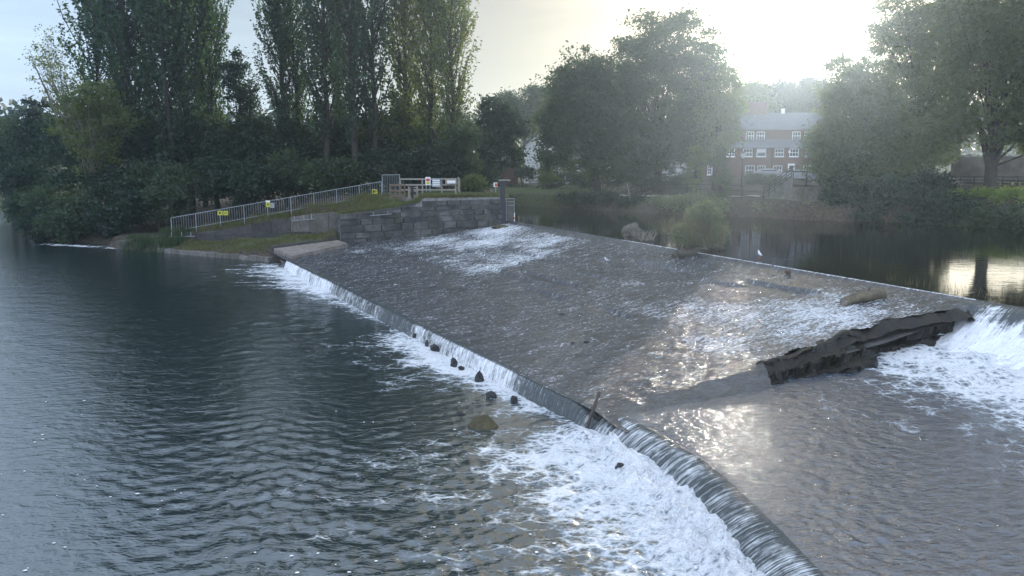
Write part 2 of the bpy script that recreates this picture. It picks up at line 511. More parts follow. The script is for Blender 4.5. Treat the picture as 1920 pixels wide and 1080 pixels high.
def in_poly(P, poly):
    x, y = P[:, 0], P[:, 1]
    ins = np.zeros(len(P), bool)
    j = len(poly) - 1
    for i in range(len(poly)):
        xi, yi = poly[i]; xj, yj = poly[j]
        c = ((yi > y) != (yj > y)) & (x < (xj - xi) * (y - yi) / (yj - yi + 1e-12) + xi)
        ins ^= c
        j = i
    return ins

CTRL = np.array([  # x, y, height of the land
    (-150, 200, 4), (-60, 105, 2.0), (-46, 80, 1.4), (-37, 70, 1.0), (-45, 120, 3), (-30, 90, 2.5), (-31, 66, 0.8),
    (-29.5, 61.5, 0.55), (-27.2, 63.0, 1.3), (-24, 64.0, 1.75), (-20, 64.9, 2.45), (-16, 65.8, 3.2), (-12, 66.6, 3.95), (-15, 70, 3.8),
    (-28, 60.3, 0.45), (-24, 60.4, 0.55), (-20, 60.3, 0.85), (-16, 60.2, 1.1), (-14.2, 59.4, 1.25), (-25, 58.3, 0.35), (-21, 57, 0.4), (-18, 55.2, 0.45), (-16, 57, 0.7),
    (-12.3, 59.2, 2.95), (-11.0, 61, 3.2), (-8.7, 60.9, 3.4), (-7, 62.4, 3.95), (-9.5, 63.2, 3.8), (-10.5, 64.8, 3.9), (-5, 63.8, 4.1), (-2.5, 65.0, 4.1), (-0.9, 66.5, 4.0), (-6, 67, 4.35), (-3, 70, 4.2),
    (-8, 75, 4.2), (0, 88, 3.3), (3, 95, 3.5), (8, 85, 3.3), (5, 105, 3.8), (14, 78, 3.3), (20, 74, 3.4), (24, 74, 3.55), (28, 70, 3.2), (33, 66, 3.4), (38, 63, 4.2), (45, 62, 4.9), (40, 68, 5.0), (44, 72, 5.2),
    (28, 84, 4.0), (33, 95, 4.3), (36, 112, 4.55), (45, 100, 4.8), (60, 70, 5.4), (70, 60, 5.4), (20, 108, 4.2), (10, 140, 6), (40, 150, 7), (-20, 140, 5), (100, 100, 7), (0, 250, 9), (150, 250, 10), (-150, 300, 8)], float)

def land_height(P):
    d2 = ((P[:, None, :] - CTRL[None, :, :2]) ** 2).sum(-1) + 0.15
    w = d2 ** -2.0
    return (w * CTRL[None, :, 2]).sum(1) / w.sum(1)

def ground_height(P):
    P = np.asarray(P, float)
    ins = in_poly(P, LAND)
    dist, _, _ = polyline_dist(P, np.vstack([LAND, LAND[:1]]))
    sd = np.where(ins, dist, -dist)
    upper = sstep(-1.0, 1.5, P[:, 0] + 0.0) * sstep(60, 66, P[:, 1] + np.maximum(P[:, 0], 0) * 2)
    wl = 2.0 * upper
    hl = np.maximum(land_height(P), wl + 0.15)
    bump = (fbm(P[:, 0] * 0.7, P[:, 1] * 0.7, 5) - 0.5) * 0.5
    edge = np.where((P[:, 0] > -33) & (P[:, 0] < 0.5) & (P[:, 1] < 70), 0.7, 2.6)
    k = sstep(0.0, 1.0, (sd + bump) / edge)
    h = (wl - 0.35) + (hl - (wl - 0.35)) * k
    out = -1.3 + (wl + 0.95) * sstep(-1.6, 0.0, sd)
    h = np.where(sd < 0, out, h)
    return h + (fbm(P[:, 0] * 1.3, P[:, 1] * 1.3, 9) - 0.5) * 0.16 * (sd > 0.3)

def gz(x, y): return float(ground_height(np.array([[x, y]]))[0])

xs = np.concatenate([np.linspace(-400, -80, 33), np.linspace(-76, -36, 28), np.arange(-35, 52, 0.55), np.linspace(54, 100, 30), np.linspace(110, 400, 30)])
ys = np.concatenate([np.linspace(-60, 46, 30), np.arange(48, 92, 0.55), np.linspace(93, 130, 38), np.linspace(135, 400, 34)])
GX, GY = np.meshgrid(xs, ys, indexing='ij')
P2 = np.stack([GX.ravel(), GY.ravel()], -1)
H = np.concatenate([ground_height(c) for c in np.array_split(P2, 12)])
lawn = np.exp(-(((P2[:, 0] - 5) / 9) ** 2 + ((P2[:, 1] - 93) / 11) ** 2)) + 0.55 * np.exp(-(((P2[:, 0] + 17) / 9) ** 2 + ((P2[:, 1] - 60) / 3.2) ** 2)) + 0.7 * ((P2[:, 0] > -13) & (P2[:, 0] < 0) & (P2[:, 1] < 70) & (P2[:, 1] > 58))
lawn += 0.5 * (P2[:, 1] > 110)
me = mesh_np("ground", np.column_stack([P2, H]), grid_faces(len(xs), len(ys)), M['ground'], True, attrs={'grass': np.clip(lawn, 0, 1)})
tag(link("ground", me), kind="structure")

# ------------------------------------------------------------------ haze
t = NT('river_haze')
vol = t.n('VolumePrincipled', Color=c3(0.70, 0.86, 1.0), Density=0.00062, Anisotropy=0.78).outputs[0]
M['haze'] = t.done(None, vol)
hz = MB().box(-410, 410, -70, 410, -2.6, 36).build("haze", M['haze'])
tag(hz, kind="stuff")

# ------------------------------------------------------------------ water: lower river
rng = np.random.default_rng(7)

def waves(x, y, lo, hi, n, mean_deg, spread_deg, slope, seed, cell):
    """sum of many small gravity waves; those finer than the mesh can carry fade out"""
    g = np.random.default_rng(seed)
    z = np.zeros_like(x)
    for i in range(n):
        lam = lo * (hi / lo) ** g.random()
        a = R(mean_deg + g.normal() * spread_deg)
        k = 2 * math.pi / lam
        amp = slope / k / math.sqrt(n) * 1.41
        ph = g.random() * 6.283
        fade = sstep(1.8, 4.5, lam / cell)
        env = 0.35 + 1.3 * vnoise(x / (lam * 5) + 31 * i, y / (lam * 5) - 17 * i, seed + i)
        z += amp * fade * env * np.sin(k * (x * math.cos(a) + y * math.sin(a)) + ph)
    return z

def polar(r0, r1, nr, a0, a1, na):
    r = r0 * (r1 / r0) ** np.linspace(0, 1, nr)
    a = R(a0) + (R(a1) - R(a0)) * np.linspace(0, 1, na)
    RR, AA = np.meshgrid(r, a, indexing='ij')
    return np.stack([(RR * np.sin(AA)).ravel(), (RR * np.cos(AA)).ravel()], -1), RR.ravel()

# foam table along the lip, by y: (y, density, reach)
FT = np.array([(4, 1.0, 3.2), (11, 1.0, 3.3), (13, 1.0, 3.3), (16, 1.0, 3.3), (17.5, 0.95, 3.0), (18.6, 0.9, 2.2), (19.6, 0.55, 0.9), (21.5, 0.8, 0.9), (23, 1.0, 1.3), (26, 1.0, 1.5), (29, 0.95, 1.6),
               (31, 0.6, 0.8), (33, 0.55, 0.7), (36, 0.75, 0.8), (38, 0.8, 1.0), (40, 0.95, 1.7), (44, 1.0, 2.6), (49, 0.9, 2.6), (51, 0.7, 2.0), (54, 0, 0.6)])

P, rr = polar(5.0, 190, 640, -56, 24, 560)
d, sg, arc = polyline_dist(P, LIP)
sd = d * sg
land = in_poly(P, LAND)
ld, _, _ = polyline_dist(P, LAND)
keep = (sd > -0.45) & ~(land & (ld > 2.5)) & ((P[:, 1] < 54) | (P[:, 0] < -14))
y = P[:, 1]
dens, reach = np.interp(y, FT[:, 0], FT[:, 1]), np.interp(y, FT[:, 0], FT[:, 2])
dd = np.maximum(sd, 0)
streak = fbm(P[:, 0] * 0.55, y * 2.6, 40) * sstep(24, 34, y) + fbm(P[:, 0] * 0.8, y * 0.8, 41) * (1 - sstep(24, 34, y))
rv = reach * (0.46 + 0.98 * streak)
foam = dens * (np.exp(-(dd / np.maximum(rv, 0.05)) ** 2.2) * 0.85 + 0.22 * np.exp(-(dd / (rv * 2.0 + 0.05)) ** 2) * (y < 31))
cell = np.maximum(rr * 0.0058, 0.02)
calm = 1 - 0.75 * sstep(45, 62, y)
z = waves(P[:, 0], y, 0.22, 0.6, 34, -100, 60, 0.12, 3, cell) + waves(P[:, 0], y, 0.55, 1.6, 22, -105, 60, 0.035, 4, cell)
z *= calm * (0.45 + 0.75 * sstep(0.3, 0.7, fbm(P[:, 0] * 0.16, y * 0.22, 44, 3))) * (0.40 + 0.60 * sstep(-0.60, -0.36, P[:, 0] / np.maximum(y, 1)))
z += waves(P[:, 0], y, 0.18, 0.5, 18, -150, 60, 0.22, 8, cell) * np.exp(-(dd / 5.5) ** 2) * (0.4 + 0.6 * (y < 30))
near = sstep(21, 17, y)
heap = np.exp(-((dd - 0.62) / 0.62) ** 2) * near * (0.55 + 0.9 * fbm(arc * 0.9, 0 * arc, 27, 3))
z += heap * (0.05 + 1.0 * np.maximum(fbm(P[:, 0] * 1.6, y * 1.6, 21, 5, 0.6) - 0.28, 0))
z += foam * near * 0.26 * (fbm(P[:, 0] * 2.8, y * 2.8, 23, 4, 0.6) - 0.45)
z += foam * (1 - near) * 0.07 * (fbm(P[:, 0] * 2.2, y * 2.2, 25, 4, 0.6) - 0.4)
# little outfall at the far left, behind the concrete wing wall
e = polyline_dist(P, np.array([(-39.5, 64.6), (-36, 63.5), (-31.5, 61.6)]))[0]
foam = np.maximum(foam, 0.85 * np.exp(-(e / 0.55) ** 2) * sstep(0.25, 0.6, fbm(P[:, 0], y * 3, 61)))
V = np.column_stack([P, z])
used, Fq = keep_faces(V, grid_faces(640, 560), keep)
me = mesh_np("lower_river", V[used], Fq, M['w_lower'], True, attrs={'foam': foam[used]})
tag(link("lower_river", me), kind="structure")

# ------------------------------------------------------------------ water: upper river (flat, held back by the weir)
far_c = CREST1 + cdir * 26
up = [CREST0 - cdir * 0.0, CREST1, far_c, far_c + np.array([90, 0]), np.array([130, 60]), np.array([60, 95]), np.array([-6, 98]), np.array([-6, 68])]
up = [tuple(p) + (2.0,) for p in up]
n_up = 60
A = np.stack([CREST0 + (far_c - CREST0) * k for k in np.linspace(0, 1, n_up)])
B = np.stack([np.array([-1.5, 99.0]) + (np.array([150, 14]) - np.array([-1.5, 99.0])) * k for k in np.linspace(0, 1, n_up)])
nv = 40
tt = np.linspace(0, 1, nv) ** 2
G = A[:, None, :] * (1 - tt[None, :, None]) + B[:, None, :] * tt[None, :, None]
V = np.column_stack([G.reshape(-1, 2), np.full(n_up * nv, 2.0)])
me = mesh_np("upper_river", V, grid_faces(n_up, nv)[:, ::-1], M['w_upper'], True, attrs={'foam': np.zeros(len(V))})
tag(link("upper_river", me), kind="structure")

# ------------------------------------------------------------------ water: thin sheet down the weir slope
LC = np.linalg.norm(CREST1 - CREST0)
ns, nt_ = 620, 330
S = np.linspace(-0.16, 1.035, ns)
T = np.concatenate([np.linspace(0, 0.03, 16)[:-1], np.linspace(0.03, 1.0, nt_ - 15)])
SS, TT = np.meshgrid(S, T, indexing='ij')
s_, t_ = SS.ravel(), TT.ravel()
Cp = CREST0 + cdir * (np.minimum(s_, 1.2) * LC)[:, None]
Lp = lip_at(np.clip(2.5 + 35.1 * s_, 0, 99)) + np.where(s_ < -0.07, (s_ + 0.07) * 35, 0)[:, None] * np.array([0.48, -0.876])
AP = Cp * (1 - t_[:, None]) + Lp * t_[:, None]
prof_t = [0, .006, .016, .12, .3, .6, .95, 1.0]
zl = np.interp(t_, prof_t, [2.005, 1.995, 1.86, 1.52, 1.18, .86, .58, .53])
zr = np.interp(t_, prof_t, [2.005, 1.995, 1.90, 1.74, 1.46, .98, .60, .53])
kr = sstep(0.55, 0.95, s_)
az = zl * (1 - kr) + zr * kr
# courses of the stone pitching: shallow ledges along the weir, broken and uneven
um, vm = s_ * 38, t_ * 20
for k, (tl, sa, sb, hgt) in enumerate([(0.30, 0.2, 0.5, .05), (0.36, 0.30, 0.62, .05), (0.42, 0.12, 0.44, .06), (0.47, 0.42, 0.70, .07), (0.53, 0.30, 0.6, .05), (0.20, 0.35, 0.8, .05), (0.62, 0.15, 0.35, .07), (0.14, 0.5, 0.9, .06), (0.70, 0.45, 0.62, .06), (0.25, 0.05, 0.4, .06), (0.58, 0.4, 0.8, .06)]):
    wob = 0.012 * (fbm(um * 0.5, k * 7.0 + 0 * um, 70 + k, 3) - 0.5)
    on = sstep(sa, sa + 0.03, s_) * sstep(sb, sb - 0.03, s_) * sstep(0.3, 0.5, fbm(um * 0.35 + 40 * k, 0 * um, 90 + k, 3))
    az = az - on * hgt * 2.5 * (sstep(-0.003, 0.003, t_ - tl - wob) - sstep(0.004, 0.06, t_ - tl - wob) * 0.95)
mid = sstep(0.0, 0.05, t_) * sstep(1.0, 0.93, t_)
az = az + mid * (0.075 * (fbm(um * 0.9, vm * 0.55, 51, 5, 0.55) - 0.5) + 0.09 * (fbm(um * 3.3, vm * 1.6, 52, 3, 0.55) - 0.5))
# where the slope runs out sideways into the pool
az = np.where(s_ > 1.0, az - (az - 0.40) * sstep(0.995, 1.024, s_), az)

def ap_foam(blobs):
    f = np.zeros_like(s_)
    for (s0, t0, rs, rt, a) in blobs:
        f = np.maximum(f, a * np.exp(-(((s_ - s0) / rs) ** 2 + ((t_ - t0) / rt) ** 2) ** 1.0))
    return f

afoam_glare = ap_foam([(0.07, 0.14, 0.12, 0.16, .85), (0.16, 0.30, 0.09, 0.22, .8), (0.05, 0.42, 0.07, 0.20, .7), (0.10, 0.56, 0.06, 0.10, .55), (0.24, 0.42, 0.05, 0.14, .5),
                 (0.27, 0.12, 0.12, 0.08, .5), (0.02, 0.74, 0.04, 0.08, .5), (0.93, 0.30, 0.10, 0.16, .75), (0.86, 0.42, 0.12, 0.14, .6), (0.80, 0.52, 0.14, 0.08, .45), (0.66, 0.36, 0.04, 0.05, .5), (0.93, 0.60, 0.06, 0.10, .6),
                 (0.60, 0.25, 0.30, 0.2, .22)])
s_edge = 0.36 + 0.12 * t_ + 0.02 * (fbm(um * .3, vm * .6, 58, 3) - .5)
turbl = sstep(s_edge + .025, s_edge - .04, s_) * sstep(.80, .52, t_) * sstep(0.02, 0.07, t_)
turbl = turbl * (0.10 + 0.78 * fbm(um * 0.45, vm * 0.3, 59, 4)) + 0.30 * np.exp(-((s_ - s_edge) / .03) ** 2) * sstep(.75, .6, t_)
afoam_glare = np.maximum(afoam_glare, np.clip(turbl, 0, .85))
az = az + 0.06 * np.exp(-((s_ - s_edge) / .02) ** 2) * sstep(.75, .6, t_) * sstep(.02, .1, t_)
turbr = np.exp(-((s_ - .93) / .09) ** 2) * sstep(.78, .55, t_) * sstep(.03, .12, t_) * (0.15 + 0.75 * fbm(um * 0.6, vm * 0.35, 62, 4))
afoam_glare = np.maximum(afoam_glare, turbr)
afoam_glare = np.maximum(afoam_glare, 0.25 + 0.10 * (fbm(um * 0.35, vm * 0.25, 57, 3) - 0.5))
afoam_glare *= sstep(0.004, 0.03, t_) * 0.9 + 0.1
afoam_glare *= 1 - 0.95 * sstep(0.99, 1.0, s_)
afoam_glare = np.maximum(afoam_glare, 0.75 * sstep(0.010, 0.004, t_) * sstep(0.40, 0.46, s_))  # bright line on the crest: sky glare on the film painted as white
APV = np.column_stack([AP, az])

t = NT('weir_slope_water')
uvv = t.uv()
n1 = t.noise(t.scale(uvv, (1.5, 0.42, 1), (0, 0, R(8))), 2.0, 5, 0.6, 0.5)
n2 = t.noise(t.scale(uvv, (1.5, 0.5, 1), (0, 0, R(-6))), 6.5, 4, 0.6, 0.6)
n3 = t.noise(uvv, 0.45, 4, 0.55)
fa = t.attr('foam')
nm = t.bump(n1, 0.14)
nm = t.bump(n2, 0.07, 1.0, nm)
st1 = t.noise(t.scale(uvv, (2.8, 0.6, 1), (0, 0, R(12))), 1.5, 6, 0.7, 0.5)
st2 = t.noise(t.scale(uvv, (2.0, 0.7, 1), (0, 0, R(-8))), 7.0, 4, 0.65, 0.3)
f = t.math('ADD', t.math('MULTIPLY', fa, 1.15), t.rng(st1, 0.25, 0.75, -0.45, 0.45))
f = t.math('ADD', f, t.rng(st2, 0.25, 0.75, -0.55, 0.55))
mask = t.rng(f, 0.36, 0.95, 0, 0.95, True)
bed = t.mixc(t.rng(n3, 0.3, 0.7), c3(0.022, 0.024, 0.027), c3(0.06, 0.06, 0.062))
bed = t.mixc(t.rng(n1, 0.45, 0.75), bed, c3(0.10, 0.105, 0.11))
w = t.pbr(bed, 0.16, nm, 0.55, 0.0, IOR=1.7)
fo = t.pbr(t.mixc(t.rng(f, 0.5, 1.2), c3(0.46, 0.49, 0.52), c3(0.92, 0.93, 0.94)), 0.8, t.bump(f, 0.05, 0.8, nm), 0.3)
M['w_apron'] = t.done(t.mix(mask, w, fo))
BROKEN = np.array([(5.2, 21.5), (6.3, 21.9), (7.4, 22.75), (8.2, 23.1), (8.8, 23.9), (9.6, 23.95), (10.7, 25.0), (11.4, 25.5), (12.0, 25.5), (12.9, 26.3), (14.2, 26.5), (15.6, 26.8), (16.7, 27.4), (17.6, 27.9)])
bd_, bs_, _ = polyline_dist(APV[:, :2], BROKEN)
ap_keep = ~((APV[:, 0] > 7.5) & (bd_ * bs_ > 0.10 + 0.30 * (fbm(APV[:, 0] * 1.7, 0 * APV[:, 0], 66, 3) - 0.55)))
used, Fq = keep_faces(APV, grid_faces(ns, len(T)), ap_keep)
me = mesh_np("weir_slope_water", APV[used], Fq, M['w_apron'], True, uv=np.column_stack([um, vm])[used], attrs={'foam': afoam_glare[used]})
tag(link("weir_slope_water", me), kind="structure")

def proj(V):
    V = np.asarray(V, float)
    x, y, z = V[:, 0], V[:, 1], V[:, 2] - CAM_Z
    dep = y * cp - z * sp
    return 960 + F * x / dep, 540 - F * (y * sp + z * cp) / dep

APX, APY = proj(APV)
APX = np.where(ap_keep, APX, -9999)

def on_apron(px, py):
    i = np.argmin((APX - px) ** 2 + (APY - py) ** 2)
    return APV[i]

# ------------------------------------------------------------------ water: pool below the breach
POOL = 0.5
P, rr = polar(5.0, 33, 330, 6, 78, 520)
d, sg, arc = polyline_dist(P, LIP)
sd = -d * sg
cd = (P - CREST1) @ cnor                      # distance down-river of the crest line
ca = (P - CREST1) @ cdir
base_line = np.array([(2.2, 19.3), (7.4, 22.6), (12.6, 25.6), (16.9, 27.6)])
rd, rs_, _ = polyline_dist(P, base_line)
keep = (sd > 0.50) & (cd > 0.6) & (((rd * rs_) > -1.6) | (P[:, 1] < 19.2))
cell = np.maximum(rr * 0.0058, 0.02)
edge = cd - 4.6 + (fbm(P[:, 0] * 0.5, P[:, 1] * 0.5, 33) - 0.5) * 3.0
side = sstep(-3.5, 1.0, ca - 0.25 * np.maximum(cd - 3.0, 0))
pf = 0.92 * np.exp(-(np.maximum(edge, 0) / 3.0) ** 2) * side
pf = np.maximum(pf, 0.35 * np.exp(-(np.maximum(edge, 0) / 4.5) ** 2) * side)
z = POOL + waves(P[:, 0], P[:, 1], 0.20, 0.5, 34, 210, 60, 0.17, 13, cell) + waves(P[:, 0], P[:, 1], 0.5, 1.5, 14, 215, 60, 0.02, 14, cell)
z += pf * (0.10 + 0.55 * np.maximum(fbm(P[:, 0] * 1.3, P[:, 1] * 1.3, 35, 5, 0.55) - 0.35, 0)) * np.exp(-(np.maximum(edge + 1.5, 0) / 2.2) ** 2)
z = POOL + (z - POOL) * sstep(0.5, 1.5, sd)
z -= 0.06 * np.clip(1 - (sd - .3) / 0.36, 0, 1)
V = np.column_stack([P, z])
used, Fq = keep_faces(V, grid_faces(330, 520), keep)
me = mesh_np("weir_pool", V[used], Fq, M['w_pool'], True, attrs={'foam': pf[used]})
tag(link("weir_pool", me), kind="structure")

# ------------------------------------------------------------------ falling water
t = NT('falling_water')
uvv = t.uv()
fa = t.attr('foam')
s1 = t.noise(t.scale(uvv, (7.0, 0.55, 1)), 1.0, 5, 0.65, 0.3)
s2 = t.noise(t.scale(uvv, (24.0, 1.6, 1)), 1.0, 4, 0.65, 0.5)
s3 = t.noise(t.scale(uvv, (2.2, 2.2, 1)), 2.2, 5, 0.7, 0.4)
f = t.math('ADD', t.math('MULTIPLY', fa, 1.35), t.rng(s1, 0.25, 0.75, -0.26, 0.26))
f = t.math('ADD', f, t.rng(s2, 0.25, 0.75, -0.42, 0.42))
f = t.math('ADD', f, t.rng(s3, 0.25, 0.75, -0.32, 0.32))
mask = t.rng(f, 0.35, 1.15, 0, 0.95, True)
nm = t.bump(t.math('ADD', s1, t.math('MULTIPLY', s2, 0.6)), 0.06)
gl = t.pbr(c3(0.045, 0.058, 0.06), 0.14, nm, 0.55, 0.0, IOR=1.6)
wh = t.pbr(c3(0.90, 0.92, 0.94), 0.7, nm, 0.3)
M['fall'] = t.done(t.mix(mask, gl, wh))

nl = 1500
ls = np.linspace(2.5, lip_s[-1] - 0.3, nl)
c_, n_ = lip_at(ls), lip_normal(ls)
nearw = sstep(36.2, 37.6, ls)
c_ = c_ + n_ * (0.22 * (fbm(ls * 0.8, 0 * ls, 74, 4) - 0.5) * nearw + 0.05 * (fbm(ls * 2.0, 0 * ls, 75, 3) - 0.5))[:, None]
off_f, z_f = np.array([-.14, -.04, .03, .08, .12, .16, .20, .24]), np.array([.545, .53, .47, .38, .27, .15, .02, -.14])
off_n, z_n = np.array([-.74, -.48, -.28, -.08, .11, .27, .40, .50]), np.array([.475, .490, .455, .375, .25, .10, -.04, -.16])
rough = (0.16 + 0.22 * nearw) * (fbm(ls * 1.3, 0 * ls, 77, 4) - 0.5)
fdens_y = np.interp(c_[:, 1], [4, 16, 18, 19, 20, 21, 22, 23.5, 26, 30, 31.5, 33, 36, 38, 39.5, 41, 50], [.40, .42, .44, .40, .12, .10, .28, .62, .62, .50, .22, .25, .42, .48, .40, .66, .72])
fdens_y = fdens_y + (0.35 - 0.05 * nearw) * (fbm(ls * 1.1, 0 * ls, 78, 3) - 0.5)
cols = []
for j in range(8):
    o = off_f[j] * (1 - nearw) + off_n[j] * nearw + rough * (j / 7)
    zz = z_f[j] * (1 - nearw) + z_n[j] * nearw
    cols.append(np.column_stack([c_ + n_ * o[:, None], zz]))
up_i = 4
fine = []
for j in range(7):
    for k in range(up_i):
        q = k / up_i
        fine.append(cols[j] * (1 - q) + cols[j + 1] * q)
fine.append(cols[-1])
G = np.stack(fine, 1)
nvv = G.shape[1]
vv = np.linspace(0, 0.75, nvv)
uvs = np.stack(np.broadcast_arrays(ls[:, None], vv[None, :]), -1).reshape(-1, 2)
ff = fdens_y[:, None] * sstep(0.02, 0.2, vv)[None, :] + 0.35 * nearw[:, None] * sstep(0.45, 0.7, vv)[None, :]
wig = (fbm(uvs[:, 0] * 6, uvs[:, 1] * 1.0, 79, 3) - 0.5) * 0.05 * sstep(0.05, 0.3, uvs[:, 1])
Gf = G.reshape(-1, 3)
nn = np.repeat(n_, nvv, axis=0)
Gf[:, :2] += nn * wig[:, None]
me = mesh_np("lip_waterfall", Gf, grid_faces(nl, nvv)[:, ::-1], M['fall'], True, uv=uvs, attrs={'foam': ff.ravel()})
tag(link("lip_waterfall", me), kind="structure")

# the big fall through the breach
nl, nvv = 380, 40
al = np.linspace(-0.4, 22, nl)
oo = np.linspace(0, 3.4, nvv)
zz = np.interp(oo, [0, .12, .4, .8, 1.2, 1.7, 2.3, 3.4], [2.004, 1.985, 1.86, 1.55, 1.22, .92, .72, .5])
AL, OO = np.meshgrid(al, oo, indexing='ij')
ZZ = np.broadcast_to(zz, AL.shape).copy()
turb = sstep(0.5, 1.5, OO + 0.7 * (fbm(AL * 1.2, OO * 0.5, 80, 3) - 0.5))
ZZ += turb * 0.42 * (fbm(AL * 1.7, OO * 1.1, 81, 5, 0.6) - 0.42)
ZZ += 0.05 * (fbm(AL * 5, OO * 0.6, 83, 3) - 0.5) * sstep(0.15, 0.5, OO)
XY = CREST1 + cdir * AL.ravel()[:, None] + cnor * OO.ravel()[:, None]
wf = 0.16 + 0.72 * sstep(0.55, 1.25, OO + 0.8 * (fbm(AL * 2.5, OO * 0.4, 84, 3) - 0.5))
wf = np.maximum(wf, 0.62 * np.exp(-((AL - 0.9) / 0.55) ** 2) * sstep(0.1, 0.35, OO))
wf *= sstep(0.05, 0.22, OO)
me = mesh_np("breach_waterfall", np.column_stack([XY, ZZ.ravel()]), grid_faces(nl, nvv), M['fall'], True, uv=np.column_stack([AL.ravel() * 0.8, OO.ravel() * 1.2]), attrs={'foam': wf.ravel()})
tag(link("breach_waterfall", me), kind="structure")

# flecks of foam drifting on the lower river, and droplets thrown up at the foot of the falls
g = np.random.default_rng(11)
fv, ffc = [], []
def fleck(x, y, z, r, up=False):
    n = 5
    b = len(fv)
    a0 = g.random() * 6.28
    for k in range(n):
        a = a0 + k * 6.283 / n
        q = r * (0.6 + 0.6 * g.random())
        if up: fv.append((x + q * math.cos(a), y + 0.02 * g.normal(), z + q * math.sin(a)))
        else: fv.append((x + q * 1.5 * math.cos(a), y + q * math.sin(a), z))
    ffc.append(tuple(range(b, b + n)))
lo = bpy.data.objects["lower_river"].data
lv = np.zeros(len(lo.vertices) * 3, dtype=np.float32); lo.vertices.foreach_get("co", lv); lv = lv.reshape(-1, 3)
band = fbm(lv[:, 0] * 0.25, lv[:, 1] * 0.9 + 0.25 * lv[:, 0], 99, 3)
cand = np.where((lv[:, 1] < 22) & (band > 0.54))[0]
for i in g.choice(cand, 520):
    fleck(lv[i, 0] + g.normal() * 0.1, lv[i, 1] + g.normal() * 0.1, lv[i, 2] + 0.012, 0.012 + 0.022 * g.random() ** 2)
me = bpy.data.meshes.new("foam"); me.from_pydata(fv, [], ffc)
M['foam'] = plain('foam_white', c3(0.8, 0.82, 0.84), 0.9, var=0.05)
me.materials.append(M['foam'])
tag(link("foam", me), kind="stuff")

fv, ffc = [], []
for i in range(2600):
    s0 = 38 + g.random() * (lip_s[-1] - 41)
    c0, n0 = lip_at(np.array([s0]))[0], lip_normal(np.array([s0]))[0]
    o0 = 0.35 + abs(g.normal()) * 0.55
    p0 = c0 + n0 * o0
    fleck(p0[0], p0[1], 0.05 + abs(g.normal()) * 0.16, 0.006 + 0.012 * g.random(), True)
for i in range(900):
    a0, o0 = 0.5 + g.random() * 12, 1.2 + abs(g.normal()) * 0.9
    p0 = CREST1 + cdir * a0 + cnor * o0
    fleck(p0[0], p0[1], float(np.interp(o0, oo, zz)) + 0.05 + abs(g.normal()) * 0.14, 0.008 + 0.016 * g.random(), True)
me = bpy.data.meshes.new("spray"); me.from_pydata(fv, [], ffc); me.materials.append(M['foam'])
tag(link("spray", me), kind="stuff")

# ------------------------------------------------------------------ the weir itself
weir = tag(empty("weir", (0, 42, 0.5)), "broad sloping stone river weir with a low lip and a broken rocky end", "weir")
weir_inv = Matrix.Translation((0, -42, -0.5))

def wpart(name, V, Fq, mat, smooth=False):
    V = np.asarray(V, float) - np.array([0, 42, 0.5])
    return link(name, mesh_np(name, V, Fq, mat, smooth), weir)

# stone slope under the water
Sa, Ta = np.linspace(-0.12, 1.0, 60), np.linspace(0, 1, 24)
SA, TA = np.meshgrid(Sa, Ta, indexing='ij')
sa, ta = SA.ravel(), TA.ravel()
Cq = CREST0 + cdir * (sa * LC)[:, None]
Lq = lip_at(np.clip(2.5 + 35.1 * sa, 0, 99)) + np.where(sa < -0.07, (sa + 0.07) * 35, 0)[:, None] * np.array([0.48, -0.876])
zq = np.interp(ta, prof_t, [1.85, 1.84, 1.70, 1.36, 1.02, .70, .42, .36])
wpart("stone_slope", np.column_stack([Cq * (1 - ta[:, None]) + Lq * ta[:, None], zq]), grid_faces(60, 24), M['darkwall'])
# lip wall: face just behind the falling water
ls2 = np.linspace(1.0, lip_s[-1] - 0.3, 160)
c2, n2_ = lip_at(ls2), lip_normal(ls2)
rows = []
for o, zz2 in ((-0.9, 0.36), (-0.30, 0.36), (-0.16, 0.30), (-0.10, -0.1), (-0.06, -1.2)):
    rows.append(np.column_stack([c2 + n2_ * (o - 0.35 * sstep(36.2, 37.6, ls2)[:, None]), np.full(len(ls2), zz2)]))
wpart("lip_wall", np.stack(rows, 1).reshape(-1, 3), grid_faces(160, 5)[:, ::-1], M['wetrock'])
# sill along the top
al2 = np.linspace(0, LC + 22, 120)
rows = []
for o, zz2 in ((-0.5, 0.2), (-0.5, 1.86), (0.0, 1.93), (0.12, 1.90), (0.3, 1.70), (0.5, 0.2)):
    rows.append(np.column_stack([CREST0 + cdir * al2[:, None] + cnor * o, np.full(len(al2), zz2)]))
wpart("crest_sill", np.stack(rows, 1).reshape(-1, 3), grid_faces(120, 6), M['darkwall'])

# broken end of the slope: dark rock stepping down to the pool
topl = np.array([(6.6, 22.1, .48), (7.0, 22.35, .62), (7.4, 22.6, .80), (8.2, 23.1, .92), (9.4, 23.95, 1.16), (10.7, 24.9, 1.34), (12.0, 25.7, 1.62), (12.9, 26.1, 1.84), (14.2, 26.5, 1.93), (15.6, 26.8, 1.95), (16.7, 27.4, 1.95), (17.3, 27.7, 1.9)])
basl = np.array([(6.5, 21.9, .4), (6.7, 21.6, .3), (7.1, 21.4, .3), (8.1, 21.7, .3), (9.3, 22.1, .3), (10.4, 22.6, .3), (11.8, 23.4, .3), (13.0, 24.2, .3), (14.4, 25.0, .35), (15.6, 25.7, .4), (16.6, 26.5, .5), (17.4, 27.0, .6)])
nw, nvr = 190, 64
wq = np.linspace(0, len(topl) - 1, nw)
tp = np.stack([np.interp(wq, np.arange(len(topl)), topl[:, k]) for k in range(3)], -1)
bp = np.stack([np.interp(wq, np.arange(len(basl)), basl[:, k]) for k in range(3)], -1)
WW, VVr = np.meshgrid(wq, np.linspace(-0.2, 1.0, nvr), indexing='ij')
